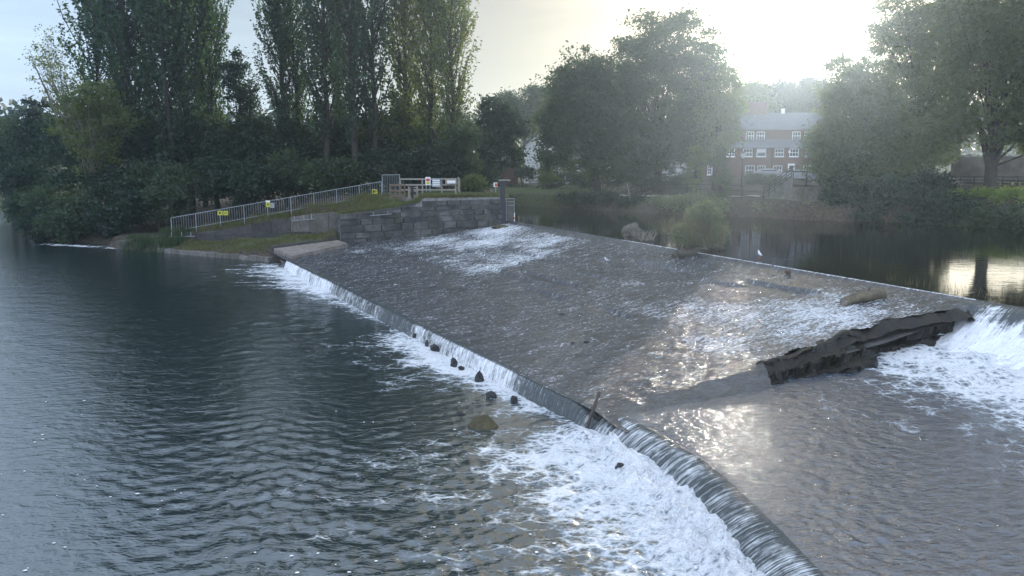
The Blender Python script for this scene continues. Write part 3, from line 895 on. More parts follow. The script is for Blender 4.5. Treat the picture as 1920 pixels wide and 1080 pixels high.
vq = np.clip(VVr, 0, 1)
jit = 0.30 * (fbm(WW * 1.7, VVr * 1.2, 120, 4) - 0.5)
left = 1 - sstep(5.4, 6.6, WW + jit * 2)            # ledges show on the lower left part
rlow = 0.22 * sstep(0.16, 0.19, vq + jit) + 0.26 * sstep(0.42, 0.45, vq + jit * 1.3) + 0.52 * sstep(0.68, 0.80, vq + jit)
rhigh = 0.52 * sstep(0.01, 0.07, vq + jit * .2) + 0.18 * sstep(0.24, 0.30, vq + jit) + 0.30 * sstep(0.46, 0.98, vq + jit * .3)
drop = rlow * left + rhigh * (1 - left)
cellj = _hash(np.floor(WW * 2.1 + 0.5 * np.floor(drop * 6)), np.floor(drop * 6), 125)
cellj2 = _hash(np.floor(WW * 5.3 + 0.37 * np.floor(drop * 11)), np.floor(drop * 11), 126)
RX = tp[:, None, :2] * (1 - vq[..., None]) + bp[:, None, :2] * vq[..., None]
RX = RX + np.minimum(VVr, 0)[..., None] * np.array([-1.2, 2.6])
near_ = np.array([np.argmin((AP[:, 0] - q[0]) ** 2 + (AP[:, 1] - q[1]) ** 2) for q in tp])
kk = sstep(0.3, 2.6, wq)
tp[:, 2] = tp[:, 2] * (1 - kk) + kk * (az[near_] - 0.035 + 0.12 * (fbm(wq * 2.3, 0 * wq, 131, 4) - 0.5))
face = (drop > 0.05) * sstep(0, 2.0, WW)
RX = RX + ((cellj - 0.5) * 0.26 + (cellj2 - 0.5) * 0.14 + (fbm(WW * 4, VVr * 12, 123, 4) - 0.5) * 0.16)[..., None] * face[..., None] * np.array([0.45, -0.9])
RZ = tp[:, None, 2] + 0.035 - (tp[:, None, 2] - bp[:, None, 2] + 0.35) * drop
RZ += ((fbm(WW * 3.1, VVr * 7, 121, 4) - 0.5) * 0.09 + (fbm(WW * 8, VVr * 16, 122, 3) - 0.5) * 0.06 + (cellj - 0.5) * 0.07 * left) * (vq > 0) * sstep(0, 1.2, WW)
RZ -= 0.25 * np.clip(-VVr / 0.2, 0, 1)
wpart("broken_rock_face", np.concatenate([RX, RZ[..., None]], -1).reshape(-1, 3), grid_faces(nw, nvr)[:, ::-1], M['rock'], False)

# ------------------------------------------------------------------ masonry wall at the far end of the weir
WA, WB = np.array([-12.8, 57.3]), np.array([-0.9, 64.0])
wdir = (WB - WA) / np.linalg.norm(WB - WA); wlen = float(np.linalg.norm(WB - WA))
wnor = np.array([wdir[1], -wdir[0]])            # towards the river
def wtop(s):                                    # s in metres along the wall
    return float(np.interp(s / wlen, [0, .33, .46, .5, 1.0], [2.95, 3.35, 3.70, 4.10, 4.02]))
def wxy(s, o): 
    p = WA + wdir * s + wnor * o
    return (p[0], p[1])
sw = tag(empty("stone_wall", (WA[0], WA[1], 0.6), math.atan2(wdir[1], wdir[0])), "dark old masonry river wall of big squared blocks, grass along its top, at the far end of the weir", "wall")
core = MB()
stops = [0, 1.5, 3.0, wlen * .33, wlen * .40, wlen * .46, wlen * .5, 9, 11, wlen]
for a, b in zip(stops[:-1], stops[1:]):
    za, zb = wtop(a) - 0.6, wtop(b) - 0.6
    core.add([(a, -.0, -1.2), (b, -.0, -1.2), (b, 1.1, -1.2), (a, 1.1, -1.2), (a, 0, za - .03), (b, 0, zb - .03), (b, 1.1, zb - .03), (a, 1.1, za - .03)],
             [(0, 1, 5, 4), (3, 7, 6, 2), (4, 5, 6, 7)])
core.add([(0, 0, -1.2), (0, 0, wtop(0) - .63), (0, 1.1, wtop(0) - .63), (0, 1.1, -1.2)], [(0, 1, 2, 3)])
core.build("mortar_core", M['mortar'], sw)
def block_mesh(name, mat, seed, b=0.06):
    g = random.Random(seed)
    m = MB()
    q = lambda: g.uniform(-.02, .02)
    # chamfered front face, y from -1 (front) to 0
    o = [(-.5, 0, -.5), (.5, 0, -.5), (.5, 0, .5), (-.5, 0, .5)]
    k = [(-.5 + q() * .5, -.6 + q(), -.5), (.5, -.6 + q(), -.5 + q() * .5), (.5 + q() * .5, -.6 + q(), .5), (-.5, -.6 + q(), .5)]
    f = [(-.5 + b * .6, -1 + q() * 6, -.5 + b), (.5 - b * .6, -1 + q() * 6, -.5 + b), (.5 - b * .6, -1 + q() * 6, .5 - b), (-.5 + b * .6, -1 + q() * 6, .5 - b)]
    m.add(o + k + f, [(4, 5, 1, 0), (5, 6, 2, 1), (6, 7, 3, 2), (7, 4, 0, 3), (8, 9, 5, 4), (9, 10, 6, 5), (10, 11, 7, 6), (11, 8, 4, 7), (8, 11, 10, 9)])
    return m.mesh(name, mat)
bm = [block_mesh("stone_block", M['stone'], i) for i in range(6)]
g = random.Random(5)
zc = 0.25
row = 0
while zc < 3.9:
    hgt = g.choice([0.36, 0.44, 0.56])
    s0 = 0.0 if row % 2 == 0 else 0.0
    while s0 < wlen - 0.15:
        ln = min(g.uniform(0.7, 1.9), wlen - s0)
        if wlen - s0 - ln < 0.3: ln = wlen - s0
        topz = min(wtop(s0), wtop(s0 + ln))
        water = 0.9 + 1.05 * (s0 / wlen)
        if zc + hgt * 0.6 < topz and zc + hgt > water - 0.3:
            hh = min(hgt, topz - zc)
            o = link("stone_block", g.choice(bm), sw)
            o.location = (s0 + ln / 2, 0, zc + hh / 2 - 0.6)
            o.scale = (ln - g.uniform(0.03, 0.06), g.uniform(0.05, 0.19), hh - g.uniform(0.03, 0.06))
            o.rotation_euler = (0, g.gauss(0, .012), 0)
        s0 += ln
    zc += hgt; row += 1
# sloping coping on the low left half
for k in range(7):
    a, b = wlen * .44 * k / 7, wlen * .44 * (k + 1) / 7
    za, zb = wtop(a) - .6, wtop(b) - .6
    m = MB().add([(a + .01, -.16, za - .10), (b - .01, -.16, zb - .10), (b - .01, .5, zb - .10), (a + .01, .5, za - .10), (a + .01, -.16, za + .06), (b - .01, -.16, zb + .06), (b - .01, .5, zb + .06), (a + .01, .5, za + .06)],
             [(0, 3, 2, 1), (4, 5, 6, 7), (0, 1, 5, 4), (1, 2, 6, 5), (2, 3, 7, 6), (3, 0, 4, 7)])
    m.build("coping_stone", M['stone'], sw)
# left return of the wall
for k in range(5):
    for j in range(2):
        o = link("stone_block", g.choice(bm), sw)
        o.location = (0, .28 + .55 * j + (k % 2) * .02, 0.5 + .42 * k)
        o.rotation_euler = (0, 0, -math.pi / 2)
        o.scale = (.52, .06, .39)

# grass tufts as joined blades
def blades(name, pts, h, n_per, spread, mat, seed, w=0.035, lean=0.35):
    g = np.random.default_rng(seed)
    pts = np.asarray(pts, float)
    n = len(pts) * n_per
    base = np.repeat(pts, n_per, 0) + np.column_stack([g.normal(0, spread, n), g.normal(0, spread, n), np.zeros(n)])
    hh = h * (0.45 + 0.8 * g.random(n))
    a = g.random(n) * 6.283
    dx, dy = np.cos(a), np.sin(a)
    ln = lean * hh * g.random(n)
    b = g.random(n) * 6.283
    V = np.empty((n, 3, 3))
    V[:, 0] = base - np.column_stack([dx * w / 2, dy * w / 2, np.full(n, .03)])
    V[:, 1] = base + np.column_stack([dx * w / 2, dy * w / 2, np.full(n, -.03)])
    V[:, 2] = base + np.column_stack([np.cos(b) * ln, np.sin(b) * ln, hh])
    me = mesh_np(name, V.reshape(-1, 3), np.arange(n * 3).reshape(-1, 3), mat)
    return tag(link(name, me), kind="stuff")

def ground_pts(x0, x1, y0, y1, n, seed, test=None, dz=0.0):
    g = np.random.default_rng(seed)
    p = np.column_stack([g.uniform(x0, x1, n), g.uniform(y0, y1, n)])
    if test is not None: p = p[test(p)]
    return np.column_stack([p, ground_height(p) + dz])

pts = []
g2 = np.random.default_rng(3)
for i in range(900):
    s = g2.uniform(0.1, wlen - .1); o = -abs(g2.normal(0.35, 0.35))
    x, y = wxy(s, o); pts.append((x, y, wtop(s) - 0.02))
blades("grass", pts, 0.34, 9, 0.10, M['grass'], 31)

# concrete apron slab beside the weir
slab = MB()
S1, S2, S3, S4 = (-14.55, 50.5), (-17.0, 54.7), (-13.0, 57.2), (-12.0, 55.9)
slab.prism([S1, S4, S3, S2], -0.8, [0.74, 1.02, 1.12, 0.78])
tag(slab.build("concrete_slab", M['slab']), "pale worn concrete slab sloping beside the weir, below the masonry wall", "slab")
kb = MB()
kb.prism([(-17.15, 54.75), (-13.1, 57.35), (-13.3, 57.6), (-17.4, 55.0)], -0.5, [0.92, 1.26, 1.26, 0.92])
tag(kb.build("concrete_kerb", M['darkwall']), "dark raised concrete edge along the grass side of the pale slab", "kerb")
# quay edge stones along the water
qs = tag(empty("quay_edge", (-22, 56, 0.2)), "long low stone edging between the grassy foot of the bank and the dark lower river", "edging")
qa, qb = np.array([-27.3, 58.9]), np.array([-16.9, 53.1])
qd = (qb - qa) / np.linalg.norm(qb - qa); ql = float(np.linalg.norm(qb - qa)); qn = np.array([-qd[1], qd[0]])
g = random.Random(8)
s0 = 0.0
while s0 < ql - .2:
    ln = min(g.uniform(0.7, 1.3), ql - s0)
    a, b = qa + qd * (s0 + .02), qa + qd * (s0 + ln - .02)
    c, d_ = b + qn * .5, a + qn * .5
    h = 0.30 + g.uniform(-.04, .04)
    m = MB().prism([tuple(a - (-22, 56)), tuple(b - (-22, 56)), tuple(c - (-22, 56)), tuple(d_ - (-22, 56))], -0.9, h - .2)
    m.build("edging_stone", M['concrete'], qs)
    s0 += ln
# wing wall at the left tip
ww = MB().prism([(-31.5, 61.0), (-26.0, 62.2), (-26.1, 62.7), (-31.6, 61.5)], -0.9, [0.62, 1.30, 1.30, 0.62])
tag(ww.build("wing_wall", M['concrete']), "low sloping concrete wing wall at the water's edge, far left end of the railings", "wall")

# retaining wall under the railings
rw = tag(empty("retaining_wall", (-20, 62, 0.6)), "dark retaining wall below the metal railings, with a ledge along its middle", "wall")
ra, rb = np.array([-26.8, 61.6]), np.array([-13.1, 61.4])
rd_ = (rb - ra) / np.linalg.norm(rb - ra); rl = float(np.linalg.norm(rb - ra)); rn = np.array([-rd_[1], rd_[0]])
def rtop(s): return float(np.interp(s / rl, [0, .3, .55, .8, 1], [1.05, 1.55, 2.25, 2.75, 2.95]))
def rpt(s, o): 
    p = ra + rd_ * s + rn * o - np.array([-20, 62]); return (p[0], p[1])
n_seg = 9
for k in range(n_seg):
    a, b = rl * k / n_seg, rl * (k + 1) / n_seg
    up_ = MB().prism([rpt(a + .015, 0), rpt(b - .015, 0), rpt(b - .015, .7), rpt(a + .015, .7)], -0.1, [rtop(a) - .6, rtop(b) - .6, rtop(b) - .6, rtop(a) - .6])
    up_.build("wall_panel", M['concrete'] if k > 5 else M['darkwall'], rw)
    lo_ = MB().prism([rpt(a, -.22), rpt(b, -.22), rpt(b, .3), rpt(a, .3)], -1.0, [min(rtop(a) - 1.0, .75) - (.1 if k % 2 else 0), min(rtop(b) - 1.0, .75), min(rtop(b) - 1.0, .75), min(rtop(a) - 1.0, .75)])
    lo_.build("footing", M['darkwall'], rw)
# cliff face from the end of it to the masonry wall
ret = MB().prism([(-13.3, 61.3), (-12.75, 58.3), (-12.2, 58.5), (-12.6, 61.6)], 0.2, [2.95, 2.95, 3.0, 3.0])
tag(ret.build("recess_wall", M['darkwall']), "dark return wall in the recess left of the masonry blocks", "wall")

blades("grass", ground_pts(-26, -13.5, 55, 61, 1500, 4, lambda p: in_poly(p, LAND) & (fbm(p[:, 0] * .6, p[:, 1] * 1.5, 3) > .47)), 0.22, 7, 0.15, M['grass'], 32)
blades("grass", ground_pts(-27.5, -9, 61.9, 67.5, 2300, 5, lambda p: (p[:, 1] > 62.0 + .0 * p[:, 0]) & (p[:, 1] < 66.6 + 0.22 * (p[:, 0] + 12)) | (p[:, 0] > -13)), 0.38, 7, 0.18, M['grass'], 33)
blades("grass", ground_pts(-31, -26, 58.6, 63, 500, 6, lambda p: in_poly(p, LAND)), 0.5, 8, 0.2, M['leaf_mid'], 34, 0.08)

# ------------------------------------------------------------------ railings on the bank
def railing(name, label, a, b, n_span, h, mat, bars=8, ra_=.028, follow=None):
    a, b = np.array(a, float), np.array(b, float)
    root = tag(empty(name, tuple(a)), label, "railing")
    d = b - a
    post_m = MB().box(-ra_, ra_, -ra_, ra_, -.35, h).mesh("post", mat)
    bar_m = MB().box(-.009, .009, -.009, .009, 0.0, h - .14).mesh("bar", mat)
    for k in range(n_span + 1):
        o = link("post", post_m, root); o.location = tuple(d * k / n_span)
    for k in range(n_span):
        p0, p1 = d * k / n_span, d * (k + 1) / n_span
        MB().bar(p0 + [0, 0, h - .02], p1 + [0, 0, h - .02], .05).build("top_rail", mat, root)
        MB().bar(p0 + [0, 0, .12], p1 + [0, 0, .12], .035).build("bottom_rail", mat, root)
        for j in range(1, bars + 1):
            q = j / (bars + 1)
            o = link("bar", bar_m, root); o.location = tuple(p0 * (1 - q) + p1 * q + np.array([0, 0, .12]))
    return root

FA, FB = np.array([-27.4, 62.0, 1.22]), np.array([-11.1, 66.0, 4.0])
railing("metal_railing", "long grey galvanised railing with thin upright bars climbing the grassy bank", FA, FB, 9, 1.22, M['galv'], 9)
railing("metal_railing", "short taller piece of grey railing at the top end, beside the timber pen", (-11.0, 66.0, 4.02), (-9.5, 65.8, 4.05), 1, 1.75, M['galv'], 9)
# low broken rails on the wall faces
def low_rail(label, pts, h):
    root = tag(empty("rail_stub", pts[0]), label, "rail")
    p0 = np.array(pts[0])
    for p in pts:
        MB().bar(np.array(p) - p0, np.array(p) - p0 + [0, 0, h], .05).build("stub_post", M['galv'], root)
    MB().bar(np.array(pts[0]) - p0 - [.25, 0, 0], np.array(pts[-1]) - p0 + [.3, 0, 0.0], .05).build("lower_rail", M['galv'], root)
low_rail("low pale metal rail with two stubs at the foot of the long railing's end post", [tuple(at(322, 444, 61.2)), tuple(at(341, 443, 61.2)), tuple(at(358, 443, 61.2))], .35)
low_rail("low pale rail with three stubs on the concrete face below the railings", [tuple(at(552, 414, 61.25)), tuple(at(570, 412, 61.25)), tuple(at(584, 410, 61.25))], .36)
low_rail("pale rail with stubs along the dark sloping top of the masonry wall", [tuple(at(700, 404.5, 58.3)), tuple(at(727, 401, 59.0))], .30)

# ------------------------------------------------------------------ signs
def sign(name, label, c, w, h, stripes, mat=M['white'], posts=0, post_h=1.0, post_mat=M['galv'], cat="sign"):
    """upright board facing the viewer; stripes = (x0,x1,z0,z1,material) in fractions of the board"""
    root = tag(empty(name, tuple(c)), label, cat)
    MB().box(-w / 2, w / 2, -.012, .012, -h / 2, h / 2).build("board", mat, root)
    for k, (x0, x1, z0, z1, m) in enumerate(stripes):
        MB().box((x0 - .5) * w, (x1 - .5) * w, -.018, -.013, (z0 - .5) * h, (z1 - .5) * h).build("printed_panel", m, root)
    if posts == 1: MB().box(-.03, .03, .013, .07, -h / 2 - post_h, h / 2 - .03).build("post", post_mat, root)
    if posts == 2:
        for s in (-1, 1):
            MB().box(s * w * .38 - .025, s * w * .38 + .025, .013, .06, -h / 2 - post_h, h / 2 - .03).build("post", post_mat, root)
    return root
tri = [(.12, .46, .30, .85, M['black']), (.55, .9, .62, .78, M['black']), (.55, .9, .38, .5, M['black'])]
def fpt(px, py, off=-.06):
    # point on the railing's vertical plane
    r0 = ray(px, py); 
    n = np.array([FB[1] - FA[1], -(FB[0] - FA[0])])
    tpar = ((FA[:2] + n / np.linalg.norm(n) * .05) @ n) / (r0[:2] @ n)
    return np.array([0, 0, CAM_Z]) + r0 * tpar
sign("warning_sign", "yellow warning sign on the lower stretch of the railing, left one of its pair", fpt(412.5, 399.5), .42, .36, [(.35, .65, .35, .75, M['black'])], M['yellow'])
sign("warning_sign", "yellow warning sign on the lower stretch of the railing, right one of its pair", fpt(423, 399.5), .40, .36, [(.3, .7, .45, .6, M['black'])], M['yellow'])
sign("warning_sign", "small yellow sign with a white top standing above the middle of the railing", fpt(502.5, 382), .36, .55, [(.03, .97, .72, .97, M['white']), (.3, .7, .35, .5, M['black'])], M['yellow'])
sign("grey_sign", "plain grey sign back on the railing beside the small yellow sign", fpt(510, 385), .36, .42, [], M['greysign'])
sign("warning_sign", "bright yellow sign near the upper end of the long railing", fpt(702.5, 359.5), .46, .40, [(.15, .5, .3, .8, M['black']), (.58, .88, .55, .75, M['black'])], M['yellow'])
c = at(802.5, 339.3, 61.6)
sign("danger_sign", "white danger sign with red and yellow panels on two thin posts", c, .40, .62, [(.16, .84, .46, .80, M['red']), (.16, .84, .08, .40, M['yellow']), (.25, .75, .6, .66, M['white'])], M['white'], 2, .55)
c = at(929, 346.3, 64.6)
sign("danger_sign", "small white sign with a red square on a single post beside the sluice post", c, .32, .36, [(.36, .92, .12, .80, M['red'])], M['white'], 1, .62)

# ------------------------------------------------------------------ timber pens round the sluice gear
def tfence(name, label, pts, rails, post_h, mat, pw=.12, rh=.13, cat="fence"):
    p0 = np.array(pts[0], float)
    root = tag(empty(name, tuple(p0)), label, cat)
    for p in pts:
        q = np.array(p) - p0
        MB().box(q[0] - pw / 2, q[0] + pw / 2, q[1] - pw / 2, q[1] + pw / 2, q[2] - .4, q[2] + post_h).build("post", mat, root)
    for a, b in zip(pts[:-1], pts[1:]):
        a, b = np.array(a) - p0, np.array(b) - p0
        dd = (b - a) / np.linalg.norm(b - a)
        nn_ = np.array([-dd[1], dd[0], 0]); nn_ = nn_ if nn_[1] < 0 else -nn_
        for z0 in rails:
            MB().bar(a + nn_ * (pw / 2 + .022) + [0, 0, z0], b + nn_ * (pw / 2 + .022) + [0, 0, z0], .04, rh).build("rail", mat, root)
    return root
def P3(px, Y, z):
    q = at(px, 400, Y); return (q[0], q[1], z)
tfence("timber_fence", "long pale grey timber post and rail fence round the back of the sluice platform", [P3(752, 66.2, 4.40), P3(793, 66.0, 4.40), P3(829, 65.8, 4.42), P3(855, 65.6, 4.42)], (.10, .52, 1.0), 1.08, M['timber'])
tfence("timber_fence", "far side of the pale timber fence running back behind its last post", [P3(862, 66.4, 4.42), P3(860, 69.0, 4.42)], (.10, .52, 1.0), 1.08, M['timber'])
tfence("timber_pen", "small brown timber rail pen standing on the concrete plinth", [P3(733, 63.2, 4.0), P3(742, 63.0, 4.0), P3(752, 62.8, 4.0), P3(760, 62.6, 4.0)], (.12, .55, 1.0), 1.08, M['oldtimber'], .10, .14)
tfence("timber_pen", "right hand brown rail of the pen, beside the iron gear post", [P3(768, 62.7, 4.0), P3(783, 62.9, 4.0)], (.12, .5, .82), .9, M['timber'], .16, .10)
pl = MB().prism([P3(719, 63.4, 0)[:2], P3(788, 62.0, 0)[:2], P3(788, 63.8, 0)[:2], P3(719, 66.0, 0)[:2]], 3.0, 3.98)
tag(pl.build("concrete_plinth", M['concrete']), "grey concrete plinth under the small brown timber pen", "plinth")
gp = tag(empty("sluice_gear", P3(774, 62.4, 3.98)), "short black iron sluice winding post with a crank arm beside the brown pen", "winding gear")
MB().tube([(0, 0, 0), (0, 0, .85)], [.11, .10], 8).build("column", M['iron'], gp)
MB().bar((-.22, 0, .9), (.22, 0, .9), .08).build("crank", M['iron'], gp)
nb = tag(empty("notice_board", tuple(at(818, 341, 65.5))), "pale grey notice board fixed to the timber fence", "board")
MB().box(-.35, .35, -.03, .03, -.42, .30).build("board", M['greysign'], nb)
for k in range(3): MB().box(-.3, .28, -.036, -.031, -.30 + .18 * k, -.2 + .18 * k).build("printed_panel", M['white'], nb)
nb = tag(empty("notice_board", tuple(at(845, 341, 65.4))), "larger pale panel with a lighter lower band at the right end of the timber fence", "board")
MB().box(-.45, .5, -.03, .03, -.20, .28).build("board", M['timber'], nb)
MB().box(-.3, .4, -.036, -.031, -.12, .12).build("printed_panel", M['white'], nb)

# sluice gate post with its T-shaped top, box and gauge frame
q = at(942, 412, 64.1)
gpst = tag(empty("sluice_post", (q[0], q[1], 1.8)), "tall dark sluice gate post with a flat T-shaped top beside the masonry wall", "post")
MB().box(-.30, .30, -.25, .30, 0, 1.75).build("lower_post", M['gatepost'], gpst)
MB().box(-.17, .22, -.18, .24, 1.75, 3.50).build("upper_post", M['gatepost'], gpst)
MB().box(-.28, .68, -.2, .2, 3.52, 3.60).build("cap", M['timber'], gpst)
MB().box(-.08, .40, -.12, .12, 3.40, 3.52).build("cap_bracket", M['iron'], gpst)
q = at(956, 408, 64.6)
bx = tag(empty("gauge_box", (q[0], q[1], 1.85)), "grey stone pier with a metal gauge frame beside the sluice post", "pier")
MB().box(-.28, .26, -.1, .6, 0, 1.75).build("pier", M['concrete'], bx)
for x in (-.30, .36): MB().bar((x, -.16, .1), (x, -.16, 2.0), .045).build("upright", M['galv'], bx)
for z in (1.98, 1.72, 1.42): MB().bar((-.30, -.16, z), (.36, -.16, z), .05).build("rung", M['galv'], bx)
q = at(964.5, 413, 63.9)
gz_ = tag(empty("gauge_pole", (q[0], q[1], 1.8)), "thin gauge pole with white and orange bands at the weir crest", "pole")
for k in range(5): MB().box(-.04, .04, -.03, .03, .18 * k, .18 * (k + 1)).build("band", M['orange'] if k % 2 == 0 and k < 4 else M['white'], gz_)

# ------------------------------------------------------------------ stones, logs and debris
def boulder(name, mat, c, sx, sy, sz, seed, n=3, rough=.22, rz=0, angular=False):
    g = random.Random(seed)
    import bmesh
    bm_ = bmesh.new()
    bmesh.ops.create_icosphere(bm_, subdivisions=1 if angular else n, radius=1)
    off = g.uniform(0, 99)
    for v in bm_.verts:
        p = v.co
        k = 1 + rough * (2 * fbm(np.array([p.x * 1.3 + off]), np.array([p.y * 1.3 + p.z * 1.7]), seed)[0] - 1) * (2.0 if angular else 1.6)
        v.co = Vector((p.x * k * sx, p.y * k * sy, p.z * k * sz))
    me = bpy.data.meshes.new(name); bm_.to_mesh(me); bm_.free()
    me.materials.append(mat)
    o = link(name, me); o.location = tuple(float(k) for k in c); o.rotation_euler = (0, 0, rz)
    return o
q = onz(907, 800, 0)
def solid_rock(name, mat, vs, fs, loc):
    o = MB().add(vs, fs).build(name, mat); o.location = tuple(float(k) for k in loc); return o
rk = solid_rock("rock", M['mossrock'], [(-.42, -.05, .06), (-.1, -.38, -.12), (.22, -.36, -.1), (.40, -.02, .02), (.15, .38, .05), (-.25, .30, .08), (-.22, .05, .27), (.10, .02, .33), (.16, -.18, .20), (-.1, .22, .24), (-.3, -.05, -.4), (.3, -.05, -.4)],
    [(0, 1, 8, 6), (1, 2, 8), (2, 3, 7, 8), (6, 8, 7), (3, 4, 9, 7), (4, 5, 9), (5, 0, 6, 9), (6, 7, 9), (0, 10, 1), (1, 10, 11, 2), (2, 11, 3), (3, 11, 4), (4, 11, 10, 5), (5, 10, 0)], q)
tag(rk, "angular mossy brown rock standing in the lower river below the weir lip", "rock")
q = onz(864, 776, 0)
tag(boulder("rock", M['wetrock'], q + [0, 0, -.03], .16, .14, .12, 4), "tiny dark rock just breaking the water beside the mossy rock", "rock")
LB = [(665, 566, .50), (645, 556, .30), (776, 630, .30), (802, 644, .36), (812, 653, .40), (847, 683, .28), (862, 689, .26), (896, 710, .34), (961, 750, .22)]
for k, (px, py, r) in enumerate(LB):
    q = onz(px, py + 5, 0)
    o = boulder("rock", M['wetrock'], q + [.05, .04, r * .05], r * .5, r * .42, r * (.5 + .15 * (k % 3)), 40 + k, 2, .55, k * 1.3)
    if k == 0: tag(o, "largest black wet boulder at the foot of the weir lip, near the far white fall", "rock", "wet boulders along the foot of the lip")
    else: tag(o, "small black wet boulder among those along the foot of the lower weir lip", "rock", "wet boulders along the foot of the lip")
q = onz(921, 744, 0)
tag(boulder("rock", M['wetrock'], q + [0, 0, .02], .17, .15, .16, 90, 2, .3), "small black rock standing clear in the foam in front of the lip", "rock")
# dark slab in the notch of the lip
q = at(1168, 835, 17.7)
nt_s = MB().prism([(-.40, -.35), (.25, -.42), (.50, .20), (-.05, .50)], -.6, [.12, .08, .16, .20])
o = nt_s.build("fallen_slab", M['wetrock']); o.location = (q[0] - .05, q[1] + .1, 0.02)
tag(o, "dark fallen stone slab lying in the notch of the near lip", "slab")
tag(boulder("rock", M['wetrock'], onz(1165, 882, .12), .14, .12, .16, 95, 2, .3), "black rock tip poking through the white water below the notch", "rock")
# plank stuck in the lip
a, b = onz(1098, 778, .50), onz(1098, 778, .5) + np.array([.42, .25, .62])
m = MB().bar((0, 0, -.45), tuple((b - a) * .9), .08, .04)
o = m.build("plank", M['wetwood']); o.location = tuple(a)
tag(o, "slanting dark plank jammed in the weir lip beside the notch", "plank")
# log
a, b = on_apron(1581, 573), on_apron(1653, 557)
a, b = a + [0, 0, .13], b + [0, 0, .16]
lg = tag(empty("log", tuple(a)), "thick brown log stranded on the weir slope near the breach", "log")
d = b - a
MB().tube([d * k + np.array([0, .05 * math.sin(k * 7), .05 * math.sin(k * 4.1)]) for k in np.linspace(0, 1, 11)], [.17, .185, .18, .2, .19, .205, .20, .22, .215, .235, .24], 14, False).build("trunk", M['log'], lg, True)
dn = d / np.linalg.norm(d)
for nm_, p, s, r_ in (("cut_end", np.zeros(3), -1, .165), ("cut_end", d + np.array([0, .05 * math.sin(7), .05 * math.sin(4.1)]), 1, .235)):
    MB().tube([p - dn * s * .02, p + dn * s * .012], [r_, r_ * .95], 14).build(nm_, M['deadwood'], lg)
MB().tube([d * .62 + [0, 0, .1], d * .66 + [-.05, -.1, .36]], [.06, .035], 7).build("branch_stub", M['log'], lg)
# stone on the slope in front of the sluice post
q = on_apron(938, 427)
tag(boulder("rock", M['mossrock'], q + [0, 0, .05], .65, .4, .2, 15, 3, .2), "flat brown stone stranded on the weir slope below the sluice post", "rock")
q = on_apron(1478, 513)
o = boulder("brick", M['brick'], q + [0, 0, .08], .17, .12, .11, 16, 2, .2); tag(o, "small orange brick lump on the weir slope below the crest", "brick")
for k, (px, py, r, lab) in enumerate([(1101, 641, .12, "small dark stone in the middle of the weir slope, right of two others"), (1075, 643, .09, "small dark stone in the middle of the weir slope, left of two others"), (1054, 590, .14, "dark stone at the end of a ledge on the weir slope"), (1290, 520, .12, "thin dark stick-like stone high on the weir slope")]):
    q = on_apron(px, py); tag(boulder("rock", M['wetrock'], q, r, r * .6, r * .5, 130 + k, 2, .3), lab, "rock")
# debris mound on the crest
q = onz(1183, 443, 2.0)
tag(boulder("rock", M['mossrock2'], q + [0, .3, .2], .70, .55, .62, 21, 3, .4), "rounded pale grey lump of debris standing behind the weir crest", "rock")
tw = MB()
g = random.Random(4)
for k in range(46):
    a = Vector((g.uniform(-.5, .5), g.uniform(-.3, .3), g.uniform(0, .15)))
    tw.tube([a, a + Vector((g.uniform(-.5, .5), g.uniform(-.3, .3), g.uniform(.15, .7)))], [.022, .012], 4, False)
o = tw.build("brushwood", M['deadwood']); q = onz(1211, 452, 2.0); o.location = tuple(q); tag(o, "small tangle of brushwood next to the grey lump on the crest", "brushwood"); o["kind"] = "thing"
# snag at the foot of the crest bush
q = onz(1300, 470, 2.0)
sn = tag(empty("driftwood", tuple(q + [0, -.2, 0])), "dark driftwood trunks caught on the weir crest under the leafy bush", "driftwood")
MB().tube([(-1.35, -.9, -.15), (-.4, -.4, .1), (.6, -.1, .2), (1.7, .2, .12)], [.14, .2, .19, .12], 9).build("trunk", M['wetwood'], sn, True)
MB().tube([(-1.1, -1.0, .0), (-.6, -.6, -.1), (.2, -.5, .05)], [.24, .26, .18], 9).build("trunk", M['wetwood'], sn, True)
MB().tube([(.55, -.35, .25), (.50, -.3, .75), (.15, -.25, 1.0)], [.07, .06, .04], 7).build("branch", M['deadwood'], sn, True)
MB().tube([(-.2, -.4, .2), (.45, -.45, .2), (.65, -.4, .16)], [.05, .06, .05], 7).build("branch", M['deadwood'], sn, True)
MB().tube([(-1.2, -1.1, -.35), (-.85, -.8, .3), (-.7, -.6, .75)], [.03, .025, .02], 6).build("branch", M['deadwood'], sn, True)
# leaning pole by the far bank
a = onz(1184, 392, 2.0); a = at(1184, 391, 76.0)
o = MB().tube([(0, 0, -.3), (-.20, 0, 1.2), (-.50, 0, 2.5)], [.07, .06, .05], 7).build("pole", M['deadwood']); o.location = tuple(a)
tag(o, "pale leaning pole standing in the water's edge under the big tree", "pole")

